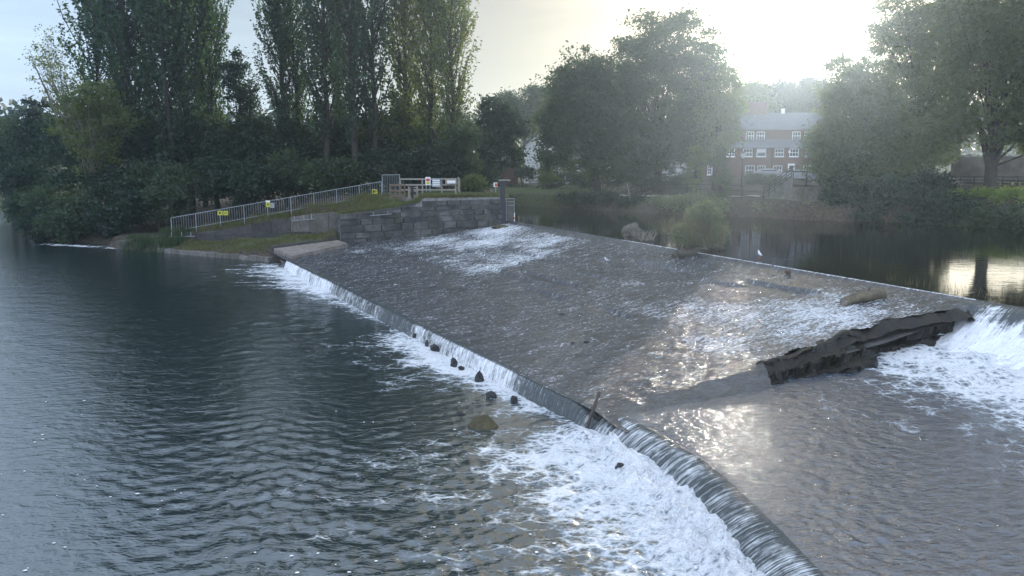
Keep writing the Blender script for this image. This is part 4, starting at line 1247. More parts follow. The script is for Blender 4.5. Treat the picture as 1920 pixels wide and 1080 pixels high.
# gull
def gull(c, rz, label, s=1.0):
    root = tag(empty("gull", tuple(c), rz), label, "bird")
    root.scale = (s, s, s)
    me = bpy.data.meshes.new("body")
    v = [(-.16, 0, .17), (-.06, 0, .20), (.05, 0, .24), (.11, 0, .31), (.13, 0, .375), (.155, 0, .385)]
    rads = [(.02, .018), (.065, .06), (.07, .068), (.045, .045), (.046, .044), (.03, .03)]
    me.from_pydata(v, [(i, i + 1) for i in range(5)], [])
    o = link("body", me, root); me.materials.append(M['gull'])
    sk = o.modifiers.new("skin", 'SKIN'); ss = o.modifiers.new("sub", 'SUBSURF'); ss.levels = ss.render_levels = 2
    me.skin_vertices.new() if not me.skin_vertices else None
    for i, r_ in enumerate(rads): me.skin_vertices[0].data[i].radius = r_
    MB().tube([(.18, 0, .385), (.225, 0, .375)], [.013, .004], 6).build("beak", M['yellow'], root)
    for s_ in (-1, 1):
        MB().add([(.06, s_ * .068, .25), (-.05, s_ * .075, .225), (-.24, s_ * .03, .165), (-.10, s_ * .07, .165), (.03, s_ * .072, .20)] + [(.06, s_ * .055, .25), (-.05, s_ * .06, .225), (-.24, s_ * .02, .165), (-.10, s_ * .055, .165), (.03, s_ * .058, .20)],
                 [(0, 1, 2, 3, 4), (9, 8, 7, 6, 5), (0, 5, 6, 1), (1, 6, 7, 2), (2, 7, 8, 3), (3, 8, 9, 4), (4, 9, 5, 0)]).build("wing", M['gullgrey'], root)
        MB().tube([(-.01, s_ * .03, .13), (.0, s_ * .03, .0)], [.008, .007], 5).build("leg", M['orange'], root)
    return root
q = onz(1424, 484.5, 2.0)
gull((q[0], q[1], 2.0), R(100), "white gull standing on the weir crest right of the leafy bush", 1.05)
q = on_apron(1138, 494)
gull((q[0], q[1], q[2] + .0), R(200), "small white gull standing on the weir slope below the grey lump", .95)

# ------------------------------------------------------------------ far bank: path, road, walls, railings, street furniture
def ribbon(name, pts, w, mat, z_off=0.06, n=60):
    pts = np.array(pts, float)
    tq = np.linspace(0, len(pts) - 1, n)
    c = np.stack([np.interp(tq, np.arange(len(pts)), pts[:, k]) for k in range(2)], -1)
    dq = np.gradient(c, axis=0); dq /= np.linalg.norm(dq, axis=1, keepdims=True)
    nq = np.stack([-dq[:, 1], dq[:, 0]], -1)
    V = []
    for o in (-w / 2, 0, w / 2):
        V.append(np.column_stack([c + nq * o, np.zeros(n)]))
    V = np.stack(V, 1).reshape(-1, 3)
    h = ground_height(V[:, :2]).reshape(n, 3)
    h = np.repeat(h.max(1, keepdims=True), 3, 1)
    V[:, 2] = h.ravel() + z_off
    return tag(link(name, mesh_np(name, V, grid_faces(n, 3), mat, True)), kind="structure")
ribbon("path", [(11, 81), (15, 78.5), (20, 75.5), (24, 73.5), (28, 73)], 2.4, M['path'], .08)
ribbon("road", [(33, 90), (38, 78), (44, 71), (52, 66), (64, 60), (90, 50)], 5.0, M['road'], .10)
ribbon("pavement", [(35.2, 76), (41.0, 68.5), (49, 63.3), (61, 57.5), (87, 47)], 1.6, M['path'], .12)

pr = tag(empty("path_railing", (15, 76.5, 3.4)), "black two-rail metal railing along the riverside path under the trees", "railing")
pp = [at(1202, 365, 77), at(1244, 365.5, 75.6), at(1287, 366, 74.2), at(1340, 367.5, 72.8), at(1391, 370, 71.6), at(1431, 373, 70.8)]
p0 = np.array([15, 76.5, 3.4])
for k, p in enumerate(pp):
    MB().box(p[0] - 15 - .04, p[0] - 15 + .04, p[1] - 76.5 - .04, p[1] - 76.5 + .04, p[2] - 3.4 - .3, p[2] - 3.4 + 1.1).build("post", M['iron'], pr)
    if k:
        for z in (1.05, .6, .15): MB().bar(pp[k - 1] - p0 + [0, 0, z], p - p0 + [0, 0, z], .05).build("rail", M['iron'], pr)
sr = tag(empty("stair_railing", tuple(pp[-1])), "dark sloping handrail of the steps rising beside the pale bank wall", "railing")
sb = at(1484, 332, 71.5) - pp[-1]
for k in range(6):
    q = sb * k / 5
    MB().bar(q - [0, 0, .2], q + [0, 0, 1.0], .06).build("post", M['iron'], sr)
for z in (1.0, .7, .4, .1): MB().bar(np.array([0, 0, z]), sb + [0, 0, z], .07).build("rail", M['iron'], sr)
steps = tag(empty("steps", tuple(pp[-1])), "flight of steps climbing behind the dark sloping handrail", "steps")
for k in range(11):
    q = sb * k / 11
    MB().box(q[0], q[0] + sb[0] / 11 + .02, .3, 1.7, q[2] - .9, q[2] + .12).build("step", M['concrete'], steps)
bw = tag(empty("bank_wall", tuple(at(1496, 380, 71.5))), "pale stained concrete bank wall above the far river bank, left of the big bushes", "wall")
o0 = np.array(bw.location)
for k in range(8):
    a, b = at(1434 + 22 * k, 380, 71.3), at(1434 + 22 * (k + 1), 380, 71.3)
    zt = float(np.interp(k, [0, 1, 2, 3, 8], [3.9, 4.2, 4.42, 4.45, 4.5]))
    MB().box(a[0] - o0[0] + .01, b[0] - o0[0] - .01, -.25, .25, -1.2, zt - o0[2]).build("wall_panel", M['slab'], bw)
    if k > 1: MB().box(a[0] - o0[0] + .005, b[0] - o0[0] - .005, -.32, .32, zt - o0[2] + .003, zt - o0[2] + .10).build("coping", M['slab'], bw)
tr = tag(empty("terrace_railing", tuple(at(1486, 350, 71.7))), "dark three-rail railing on top of the pale bank wall", "railing")
o0 = np.array(tr.location)
for k in range(5):
    p = at(1486 + 25 * k, 350, 71.7) - o0
    MB().box(p[0] - .04, p[0] + .04, -.04, .04, -.1, 1.38).build("post", M['iron'], tr)
w_ = at(1586, 350, 71.7)[0] - o0[0]
for z in (1.35, .72, .25): MB().bar((0, 0, z), (w_, 0, z), .06).build("rail", M['iron'], tr)
sign("blue_sign", "small white and blue sign on the dark railing above the pale bank wall", at(1527.5, 338, 71.5), .34, .40, [(.55, .97, .05, .95, M['blue'])], M['white'])

# roadside railing by the right hand tree
rr_ = tag(empty("street_railing", (41.5, 64.5, 5.0)), "low dark upright-bar railing beside the road behind the forked tree", "railing")
a, b = at(1800, 346, 66), at(1990, 348, 63.5)
a[2] = max(a[2], 4.7); b[2] = a[2]
o0 = np.array([41.5, 64.5, 5.0])
for k in range(8):
    p = a + (b - a) * k / 7 - o0
    MB().box(p[0] - .03, p[0] + .03, p[1] - .03, p[1] + .03, p[2] - .3, p[2] + .72).build("post", M['iron'], rr_)
for z in (.68, .10): MB().bar(a - o0 + [0, 0, z], b - o0 + [0, 0, z], .045).build("rail", M['iron'], rr_)
bmesh_bar = MB().box(-.012, .012, -.012, .012, .1, .66).mesh("bar", M['iron'])
for k in range(64):
    o = link("bar", bmesh_bar, rr_); o.location = tuple(a + (b - a) * (k + .5) / 64 - o0)
yw = tag(empty("yard_wall", (56, 76, 5)), "long dark brown wall on the far side of the road at the right", "wall")
M['oldwall'] = plain('old_dark_wall', c3(0.085, 0.07, 0.058), 0.9, var=0.4, scale=1.2)
MB().box(-13, 16, 0, .4, -1, 2.3).build("wall_face", M['oldwall'], yw)
MB().box(-13.05, 16.05, -.06, .46, 2.303, 2.42).build("coping", M['concrete'], yw)

def lamp(c, h, label):
    root = tag(empty("street_lamp", tuple(c)), label, "street lamp")
    MB().tube([(0, 0, -.3), (0, 0, .9), (0, 0, h - .5)], [.09, .06, .045], 8).build("post", M['iron'], root)
    MB().add([(-.14, -.14, h - .5), (.14, -.14, h - .5), (.14, .14, h - .5), (-.14, .14, h - .5), (-.24, -.24, h), (.24, -.24, h), (.24, .24, h), (-.24, .24, h)],
             [(3, 2, 1, 0), (4, 5, 6, 7), (0, 1, 5, 4), (1, 2, 6, 5), (2, 3, 7, 6), (3, 0, 4, 7)]).build("lantern", M['white'], root)
    MB().add([(-.27, -.27, h + .004), (.27, -.27, h + .004), (.27, .27, h + .004), (-.27, .27, h + .004), (0, 0, h + .26)], [(3, 2, 1, 0), (0, 1, 4), (1, 2, 4), (2, 3, 4), (3, 0, 4)]).build("cap", M['iron'], root)
    MB().tube([(0, 0, h + .2), (0, 0, h + .42)], [.025, .01], 5).build("finial", M['iron'], root)
q = at(1555, 240, 84)
lamp((q[0], q[1], 4.5), q[2] - 4.5, "tall street lamp with a white lantern in front of the big right hand trees")
q = at(1393, 288, 86)
lamp((q[0], q[1], 4.1), q[2] - 4.1 , "street lamp with a white lantern in front of the brick house")

# ------------------------------------------------------------------ houses
def window(parent, x, y, z, w, h, kind, ox):
    fr = MB()
    b = .075
    fr.box(-w / 2, w / 2, -.06, .0, h / 2 - b, h / 2).box(-w / 2, w / 2, -.06, 0, -h / 2, -h / 2 + b)
    fr.box(-w / 2, -w / 2 + b, -.061, .0, -h / 2 + b, h / 2 - b).box(w / 2 - b, w / 2, -.061, 0, -h / 2 + b, h / 2 - b)
    if kind == 'sash':
        fr.box(-w / 2 + b, w / 2 - b, -.055, -.002, -.04, .04)
        for k in (1, 2): fr.box(-w / 2 + w * k / 3 - .022, -w / 2 + w * k / 3 + .022, -.045, -.003, -h / 2 + b, h / 2 - b)
    elif kind == 'casement':
        fr.box(-.06, .06, -.058, -.002, -h / 2 + b, h / 2 - b)
        for x_ in (-w / 4, w / 4): fr.box(x_ - .022, x_ + .022, -.045, -.003, -h / 2 + b, h / 2 - b)
        for z_ in (-h / 6, h / 6): fr.box(-w / 2 + b, w / 2 - b, -.043, -.004, z_ - .022, z_ + .022)
    o = fr.build("window", M['white'], parent)
    o.location = (x, y - .03, z)
    p = MB().box(-w / 2 + b * .5, w / 2 - b * .5, .001, .03, -h / 2 + b * .5, h / 2 - b * .5).build("pane", M['glass'], o)
    s = MB().box(-w / 2 - .08, w / 2 + .08, -.12, .02, -h / 2 - .10, -h / 2 - .003).build("sill", M['white'], o)
    if kind == 'blind':
        MB().box(-w / 2 + b, w / 2 - b, -.03, -.01, 0, h / 2 - b).build("blind", M['render'], o)

HX, HY, HZ = 38.0, 113.0, 4.5
bh = tag(empty("brick_house", (HX, HY, HZ)), "three storey red brick house with white windows and a slate roof behind the far bank", "house")
MB().box(-11.5, 9.5, .0, 4.0, -.6, 4.25).build("front_wall", M['brick'], bh)
MB().box(-6.5, 11.5, 4.0, 13.0, -.6, 7.0).build("rear_wall", M['brick'], bh)
MB().add([(-11.8, -.3, 4.24), (9.8, -.3, 4.24), (9.8, 4.0, 5.55), (-11.8, 4.0, 5.55), (-11.8, -.3, 4.12), (9.8, -.3, 4.12), (9.8, 4.0, 5.43), (-11.8, 4.0, 5.43)],
         [(0, 1, 2, 3), (4, 7, 6, 5), (0, 4, 5, 1), (1, 5, 6, 2), (3, 2, 6, 7), (0, 3, 7, 4)]).build("lean_to_roof", M['slate'], bh)
rf = MB().add([(-7, 3.6, 6.95), (12, 3.6, 6.95), (12, 13.4, 6.95), (-7, 13.4, 6.95), (-5.5, 8.5, 9.7), (12, 8.5, 9.7)],
         [(0, 1, 5, 4), (2, 3, 4, 5), (3, 0, 4), (1, 2, 5), (3, 2, 1, 0)]).build("roof", M['slate'], bh)
ch = MB().box(-1.9, 1.0, 7.9, 9.0, 8.9, 11.2).build("chimney", M['brick'], rf)
for x in (-1.5, -.9, -.3, .5): MB().tube([(x, 8.45, 11.2), (x, 8.45, 11.6)], [.16, .13], 8).build("chimney_pot", M['brick'], rf)
MB().box(3.4, 3.9, 8.2, 8.6, 9.4, 10.3).build("flue", M['white'], rf)
MB().bar((6.2, 8.5, 9.6), (6.2, 8.5, 11.3), .05).build("aerial", M['iron'], rf)
def wx(px, Y): return (px - 960) / F * Y * 1.004 - HX
for px, kd, w in ((1333, 'casement', 1.55), (1359.5, 'casement', 1.55), (1393.5, 'sash', 1.35), (1418.5, 'blind', 1.35), (1451.5, 'sash', 1.3), (1478.5, 'sash', 1.3), (1508, 'sash', 1.3), (1536, 'sash', 1.3)):
    window(bh, wx(px, 113), 0, 3.55, w, 1.12, kd, 0)
for px, kd, w in ((1329, 'casement', 1.3), (1399, 'sash', 1.35), (1420, 'sash', 1.1), (1450, 'sash', 1.3), (1505, 'sash', 1.2), (1532, 'sash', 1.2)):
    window(bh, wx(px, 113), 0, 1.05, w, 1.3, kd, 0)
for px in (1396, 1415.5, 1481, 1503, 1523):
    window(bh, wx(px, 117), 4.0, 6.05, 1.2, 1.2, 'sash', 0)
dr = MB().box(-.5, .5, -.05, 0, -1.0, 1.1).build("door", M['white'], bh); dr.location = (wx(1475, 113), -.03, .9)
MB().box(-.3, .3, -.06, -.052, .1, .8).build("door_glass", M['glass'], dr)
MB().bar((wx(1438, 113), -.08, -.2), (wx(1438, 113), -.08, 4.2), .12).build("downpipe", M['iron'], bh)
MB().box(wx(1470, 113) - .14, wx(1470, 113) + .14, -.15, 0, 3.5, 3.85).build("alarm_box", M['white'], bh)

wh_ = tag(empty("white_house", (5.2, 108, 4.0)), "white house with a steep grey roof between the dark tree and the big tree", "house")
MB().add([(-3.4, 0, -.5), (3.0, 0, -.5), (3.0, 9, -.5), (-3.4, 9, -.5), (-3.4, 0, 5.0), (3.0, 0, 5.0), (3.0, 9, 5.0), (-3.4, 9, 5.0), (-.2, 0, 7.6), (-.2, 9, 7.6)],
         [(0, 1, 5, 8, 4), (3, 7, 9, 6, 2), (0, 4, 7, 3), (1, 2, 6, 5), (4, 8, 9, 7), (5, 6, 9, 8)]).build("wall", M['render'], wh_)
r1 = MB().add([(-3.8, -.3, 4.75), (-.2, -.3, 7.68), (-.2, 9.3, 7.68), (-3.8, 9.3, 4.75), (-3.8, -.3, 4.95), (-.2, -.3, 7.9), (-.2, 9.3, 7.9), (-3.8, 9.3, 4.95), (3.4, -.3, 4.75), (3.4, 9.3, 4.75), (3.4, -.3, 4.95), (3.4, 9.3, 4.95)],
         [(4, 5, 6, 7), (0, 3, 2, 1), (0, 1, 5, 4), (3, 7, 6, 2), (0, 4, 7, 3), (5, 10, 11, 6), (1, 2, 9, 8), (1, 8, 10, 5), (2, 6, 11, 9), (8, 9, 11, 10)]).build("roof", M['slate'], wh_)
MB().box(-.3, .8, 3.5, 4.5, 6.8, 9.3).build("chimney", M['brick'], r1)
for x in (0, .5): MB().tube([(x, 4, 9.3), (x, 4, 9.8)], [.17, .13], 8).build("chimney_pot", M['brick'], r1)
window(wh_, -1.4, 0, 3.6, .9, 1.1, 'sash', 0); window(wh_, 1.2, 0, 3.6, .9, 1.1, 'sash', 0); window(wh_, -.2, 0, 1.0, 1.2, 1.1, 'casement', 0)
wc = tag(empty("white_cottage", (16, 107, 4.0)), "long low white cottage half hidden behind the trunks of the big tree", "house")
MB().box(-11.5, 9.0, 0, 6, -.6, 2.9).build("wall", M['render'], wc)
MB().add([(-11.8, -.4, 2.85), (9.3, -.4, 2.85), (9.3, 6.4, 2.85), (-11.8, 6.4, 2.85), (-11.8, 3, 5.2), (9.3, 3, 5.2)], [(0, 1, 5, 4), (2, 3, 4, 5), (3, 0, 4), (1, 2, 5), (3, 2, 1, 0)]).build("roof", M['slate'], wc)
for x, kd in ((-10.2, 'sash'), (-7.6, 'casement'), (-4.6, 'sash'), (-1.2, 'sash'), (2.4, 'casement'), (6.0, 'sash')): window(wc, x, 0, 1.6, 1.1, 1.1, kd, 0)
sh_ = tag(empty("brick_shed", tuple(at(948, 336, 101))), "small brown brick outbuilding beside the lawn left of the white house", "shed")
MB().box(-2.2, 1.6, 0, 3, -.6, 1.7).build("wall", M['brick'], sh_)
MB().add([(-2.4, -.2, 1.68), (1.8, -.2, 1.68), (1.8, 3.2, 2.3), (-2.4, 3.2, 2.3), (-2.4, -.2, 1.6), (1.8, -.2, 1.6), (1.8, 3.2, 2.2), (-2.4, 3.2, 2.2)], [(0, 1, 2, 3), (7, 6, 5, 4), (0, 4, 5, 1), (1, 5, 6, 2), (2, 6, 7, 3), (3, 7, 4, 0)]).build("roof", M['slate'], sh_)
q = at(1003, 337, 97)
be = tag(empty("garden_bench", (q[0], q[1], gz(q[0], q[1]))), "pale garden bench on the lawn in front of the hedge", "bench")
MB().box(-.8, .8, -.25, .25, .42, .47).build("seat", M['timber'], be)
for z in (.6, .78, .92): MB().box(-.8, .8, .24, .28, z, z + .1).build("back_slat", M['timber'], be)
for x in (-.72, .72):
    for y_ in (-.2, .22): MB().box(x - .04, x + .04, y_ - .04, y_ + .04, -.05, .42 if y_ < 0 else 1.0).build("leg", M['timber'], be)

# cars parked in front of the brick house
def car(c, rz, paint, label):
    root = tag(empty("parked_car", tuple(c), rz), label, "car", None)
    prof = [(-2.1, .35), (-2.12, .75), (-1.95, .95), (-1.3, 1.02), (-.75, 1.40), (.55, 1.44), (1.35, 1.02), (2.0, .85), (2.12, .6), (2.1, .32)]
    vs, fs = [], []
    for s, k in ((-1, 1), (1, 1)):
        for x, z in prof: vs.append((x, s * (.86 if z < 1.1 else .68), z))
    n = len(prof)
    fs.append(tuple(range(n))); fs.append(tuple(reversed(range(n, 2 * n))))
    for i in range(n):
        j = (i + 1) % n; fs.append((i, i + n, j + n, j))
    MB().add(vs, fs).build("body", paint, root)
    MB().add([(1.30, -.64, 1.06), (1.30, .64, 1.06), (.60, .60, 1.42), (.60, -.60, 1.42), (1.33, -.64, 1.07), (1.33, .64, 1.07), (.63, .60, 1.43), (.63, -.60, 1.43)], [(0, 1, 2, 3), (7, 6, 5, 4), (0, 4, 5, 1), (1, 5, 6, 2), (2, 6, 7, 3), (3, 7, 4, 0)]).build("windscreen", M['glass'], root)
    for s in (-1, 1):
        MB().box(-1.05, 1.0, s * .80 - .02, s * .80 + .02, 1.02, 1.30).build("side_window", M['glass'], root)
        MB().box(2.05, 2.13, s * .6 - .14, s * .6 + .14, .62, .76).build("headlight", M['white'], root)
        for x in (-1.3, 1.3):
            w = MB().tube([(x, s * .72, .32), (x, s * .90, .32)], [.32, .32], 16).build("wheel", M['black'], root)
            MB().tube([(x, s * .89, .32), (x, s * .92, .32)], [.19, .18], 12).build("rim", M['galv'], w)
q = at(1440, 340, 101); car((q[0] - .2, q[1], gz(q[0], q[1]) + .12), R(2), plain('silver_car', c3(.30, .31, .33), .35, .5, var=.03), "silver car parked in front of the brick house behind the hedge")
q = at(1492, 342, 97); car((q[0], q[1], gz(q[0], q[1]) + .12), R(190), plain('white_car', c3(.28, .29, .31), .35, 0, var=.03), "grey car parked to the right of the silver one, nose showing")

# ------------------------------------------------------------------ trees
def leaves(name, C, size, mat, rng_, droop=0.0, aspect=0.55):
    """one small folded diamond per point"""
    n = len(C)
    a = rng_.normal(size=(n, 3)); a[:, 2] = a[:, 2] * 0.75 - droop
    a /= np.linalg.norm(a, axis=1, keepdims=True)
    b = rng_.normal(size=(n, 3)); b -= (b * a).sum(1, keepdims=True) * a
    b /= np.linalg.norm(b, axis=1, keepdims=True)
    s = size * (0.6 + 0.8 * rng_.random(n))[:, None]
    V = np.empty((n, 4, 3))
    V[:, 0] = C - a * s * .5; V[:, 1] = C + b * s * .5 * aspect; V[:, 2] = C + a * s * .5; V[:, 3] = C - b * s * .5 * aspect
    return mesh_np(name, V.reshape(-1, 3), np.arange(n * 4).reshape(-1, 4), mat)

def branch_pts(p0, p1, lift, n=7, wob=0.15, g=None):
    pts = []
    for i in range(n):
        q = i / (n - 1)
        p = p0 * (1 - q) + p1 * q
        p = p + np.array([0, 0, lift * math.sin(q * math.pi * .5) * q - lift * q])
        if g is not None and 0 < i < n - 1: p = p + g.normal(0, wob, 3) * np.array([1, 1, .5])
        pts.append(p)
    return pts

def columnar(H, Rm, clear, nbr, nleaf, lsize, leafm, barkm, seed, up=0.45, taper=0.55, trunk_r=.34, spread=.42, fork=False):
    """upright tree: steep branches all the way up, leaves strung along them so the sky shows through"""
    g = np.random.default_rng(seed)
    tr = MB()
    wob = g.normal(0, .22, (9, 2)); wob[0] = 0
    tp_ = [np.array([wob[i, 0] * i / 5, wob[i, 1] * i / 5, H * i / 8.0]) for i in range(9)]
    tr.tube([tp_[0] - [0, 0, .6]] + tp_, [trunk_r * 1.15] + [trunk_r * (1 - .9 * i / 8) for i in range(9)], 8, False)
    def tpos(z): return np.array([np.interp(z, [p[2] for p in tp_], [p[k] for p in tp_]) for k in range(2)] + [z])
    br = MB(); C = []
    for i in range(nbr):
        u = (i + g.random()) / nbr
        h0 = clear + (H * .97 - clear) * u ** 0.9
        prof = math.sin(min(1, (u * .92 + .12)) * math.pi) ** taper if u > .42 else (0.55 + .45 * u / .42)
        a = g.random() * 6.283
        Lh = Rm * prof * g.uniform(.55, 1.15)
        rise = Lh / math.tan(up * g.uniform(.75, 1.35))
        p0 = tpos(h0)
        p1 = p0 + np.array([math.cos(a) * Lh, math.sin(a) * Lh, rise])
        if p1[2] > H * 1.04: p1[2] = H * (1.0 + .04 * g.random())
        pts = branch_pts(p0, p1, rise * .25, 6, .12, g)
        br.tube(pts, [max(.02, trunk_r * .28 * (1 - u * .6) * (1 - k / 6.5)) for k in range(6)], 4, False)
        nl_ = int(nleaf / nbr * (0.4 + 1.2 * prof))
        q = g.random(nl_) ** .75 * .85 + .18
        PP = np.array(pts)
        xq = np.clip(q, 0, 1.03) * 5
        c_ = np.stack([np.interp(xq, np.arange(6), PP[:, k]) for k in range(3)], -1)
        # twiglets: bunch the leaves
        nb = max(3, nl_ // 34)
        bo = g.normal(0, spread, (nb, 3))
        c_ = c_ + bo[g.integers(0, nb, nl_)] * (.5 + q[:, None]) + g.normal(0, spread * .30, (nl_, 3))
        C.append(c_)
    C = np.vstack(C)
    return tr.mesh("trunk", barkm, True), br.mesh("branches", barkm), leaves("crown", C, lsize, leafm, g)

def broadleaf(lobes, base, nclump, per, lsize, leafm, barkm, seed, trunk_r=.45, clear=3.0, crad=1.05, hollow=.35, fork=None, flat=.65, trunk_top=None):
    """round-headed tree from overlapping lobes given relative to the trunk base"""
    g = np.random.default_rng(seed)
    lobes = np.array(lobes, float)
    vol = lobes[:, 3] * lobes[:, 4] * lobes[:, 5]
    pick = g.choice(len(lobes), nclump, p=vol ** .8 / (vol ** .8).sum())
    d = g.normal(size=(nclump, 3)); d /= np.linalg.norm(d, axis=1, keepdims=True)
    r = (hollow + (1 - hollow) * g.random(nclump) ** .6)
    cc = lobes[pick, :3] + d * r[:, None] * lobes[pick, 3:6]
    sz = crad * (.5 + .95 * g.random(nclump))
    C = np.repeat(cc, per, 0)
    off = g.normal(size=(len(C), 3)) * np.array([.44, .44, .44 * flat])
    C = C + off * np.repeat(sz, per)[:, None]
    tr, br = MB(), MB()
    top = np.array(trunk_top if trunk_top is not None else [lobes[:, 0].mean() * .5, lobes[:, 1].mean() * .5, lobes[:, 2].mean()])
    if fork:
        tr.tube([(0, 0, -.5), (0, 0, .3), (.02, 0, clear)], [trunk_r * 1.3, trunk_r * 1.05, trunk_r * .95], 9, False)
        for f_ in fork:
            tr.tube([(0, 0, clear - .25), tuple(np.array([f_[0] * .5, f_[1] * .5, (clear + f_[2]) * .5])), tuple(f_)], [trunk_r * .72, trunk_r * .55, trunk_r * .3], 8, False)
    else:
        tr.tube([(0, 0, -.5), (0, 0, .2), tuple(top * [.3, .3, 0] + [0, 0, clear]), tuple(top * .75 + [0, 0, 0.0]), tuple(top)], [trunk_r * 1.3, trunk_r, trunk_r * .85, trunk_r * .5, trunk_r * .25], 9, False)
    for i in g.choice(nclump, min(nclump, 46), replace=False):
        z0 = clear + (top[2] - clear) * g.random() * .8
        p0 = top * [z0 / top[2] * .8, z0 / top[2] * .8, 0] + [0, 0, z0]
        br.tube(branch_pts(p0, cc[i], (cc[i, 2] - p0[2]) * .3, 5, .15, g), [trunk_r * .28, trunk_r * .2, trunk_r * .14, trunk_r * .08, .02], 4, False)
    return tr.mesh("trunk", barkm, True), br.mesh("branches", barkm), leaves("crown", C, lsize, leafm, g)

def plant(name, label, cat, loc, meshes, group=None, rz=0, sc=(1, 1, 1)):
    root = tag(empty(name, tuple(loc), rz), label, cat, group)
    root.scale = sc
    for nm_, me in zip(("trunk", "branches", "crown"), meshes):
        if me is None: continue
        o = link(nm_, me, root)
        if nm_ == "branches": o["kind"] = "stuff"
    return root

pop = [columnar(28, 3.5, 3.5, 84, 9000, .34, M['leaf_poplar'], M['bark'], 200 + k, .42, .5, spread=.33) for k in range(3)]
popp = [columnar(27, 3.3, 2.5, 100, 11500, .31, M['leaf_poplar_pale'], M['bark'], 210 + k, .36, .55, spread=.34) for k in range(2)]
LP_ = [  # px, distance, height, mesh, width, label
    (205, 79, 25, pop[0], 1.05, "tall dark poplar at the left edge of the left clump, above the pale birch"),
    (262, 75, 29, pop[1], 1.12, "tall poplar with a thick dark stem, second from the left edge of the left clump"),
    (292, 80, 29, pop[2], .95, "slim tall poplar third in the left clump, behind the yellow green willow's side"),
    (328, 74, 30, pop[0], .95, "tall poplar in the middle of the left clump with a bare straight stem"),
    (360, 76, 29, pop[1], .95, "tall poplar right of the middle of the left clump, sky showing through beside its stem"),
    (386, 82, 28, pop[2], .9, "tall poplar behind the right part of the left clump"),
    (408, 79, 25, pop[1], .7, "poplar at the right edge of the left clump, nearest the gap of sky"),
    (538, 77, 21.5, pop[2], .7, "shorter pointed poplar at the left edge of the right clump beside the gap of sky"),
    (566, 79, 26, pop[0], .9, "tall dark poplar second from the left in the right clump"),
    (618, 74, 30, pop[1], .95, "tall poplar in the right clump with a dark stem, left of the twin stems"),
    (642, 78, 30, pop[2], .9, "tall poplar in the right clump, first of two close stems"),
    (668, 73, 31, pop[0], .95, "tallest poplar in the right clump with the thickest dark stem"),
    (706, 75, 30, pop[1], .9, "tall poplar in the right clump right of the thickest stem, light between them"),
    (768, 80, 29, popp[0], 1.0, "tall pale green poplar right of the middle of the right clump"),
    (812, 77, 27.5, popp[1], .95, "pale green poplar second from the right edge of the right clump"),
    (852, 75, 21.5, popp[0], .85, "pale feathery poplar at the right edge of the right clump against the cream sky"),
]
for k, (px, Y, hh, ms, wd, lab) in enumerate(LP_):
    q = at(px, 380, Y)
    base = gz(q[0], q[1])
    hz_ = hh / 28.0
    plant("poplar_tree", lab, "tree", (q[0], q[1], base - .1), ms, "tall poplars on the left bank", k * 2.1, (wd, wd, hz_))

def lob(px, py, rx, ry, Y, base, dz=None):
    """lobe of a crown from its place: centre and half sizes measured against the photo, at distance Y"""
    q = at(px, py, Y)
    k = Y / F
    return (q[0] - base[0], q[1] - base[1], q[2] - base[2], rx * k, (dz if dz else min(rx, ry) * .9) * k, ry * k)

def bl_tree(name, label, px, Y, L_, nclump, per, ls_, lm, bk, seed, group=None, zb=None, cat="tree", **kw):
    q = at(px, 380, Y)
    b = np.array([q[0], q[1], gz(q[0], q[1]) if zb is None else zb])
    lobes = [lob(l[0], l[1], l[2], l[3], Y + (l[4] if len(l) > 4 else 0), b) for l in L_]
    return plant(name, label, cat, b, broadleaf(lobes, b, nclump, per, ls_, lm, bk, seed, **kw), group)

# left bank, in front of and beside the poplars
bl_tree("birch_tree", "thin wispy pale tree leaning left beside the dark poplars, sky showing through it", 190, 77, [(85, 85, 34, 40), (100, 130, 42, 40), (120, 160, 40, 36), (150, 185, 40, 34)], 90, 28, .22, M['leaf_yellow'], M['palebark'], 301, trunk_r=.2, clear=4, crad=.9, trunk_top=(-5.4, 0, 15))
bl_tree("cedar_tree", "dark layered conifer low at the far left against the cream sky", 84, 82, [(80, 195, 40, 9), (60, 212, 26, 6), (90, 225, 52, 9), (60, 238, 24, 6), (85, 252, 50, 12), (95, 275, 48, 18)], 120, 60, .30, M['leaf_conifer'], M['bark'], 302, trunk_r=.3, clear=3, crad=.9, hollow=.1, flat=.35)
bl_tree("willow_tree", "yellow green drooping tree in front of the left clump of poplars", 175, 71, [(150, 200, 50, 34), (185, 190, 40, 40), (205, 235, 40, 40), (150, 245, 45, 36), (180, 290, 50, 40)], 120, 85, .24, M['leaf_yellow'], M['palebark'], 303, trunk_r=.25, clear=2, crad=.85)
bl_tree("broadleaf_tree", "dark ivy clad tree filling the foot of the gap between the two poplar clumps", 462, 78, [(440, 130, 22, 40), (458, 180, 32, 45), (470, 240, 40, 45), (450, 290, 45, 40)], 130, 85, .28, M['leaf_dark'], M['bark'], 304, trunk_r=.28, clear=2, crad=.95, hollow=.1)
bl_tree("broadleaf_tree", "far dark tree at the left edge of the river bend beyond the conifer", 22, 96, [(4, 245, 22, 22), (25, 265, 30, 28), (30, 300, 40, 50), (12, 320, 34, 50)], 110, 70, .40, M['leaf_dark'], M['bark'], 305, trunk_r=.35, clear=3, crad=1.4)
bl_tree("broadleaf_tree", "dark round headed tree with sunlit patches beyond the end of the masonry wall", 912, 84, [(925, 215, 34, 38), (950, 240, 38, 40), (920, 275, 34, 45), (960, 290, 28, 30), (915, 320, 24, 20)], 150, 95, .30, M['leaf_dark'], M['bark'], 306, trunk_r=.38, clear=2.2, crad=1.0, hollow=.15)
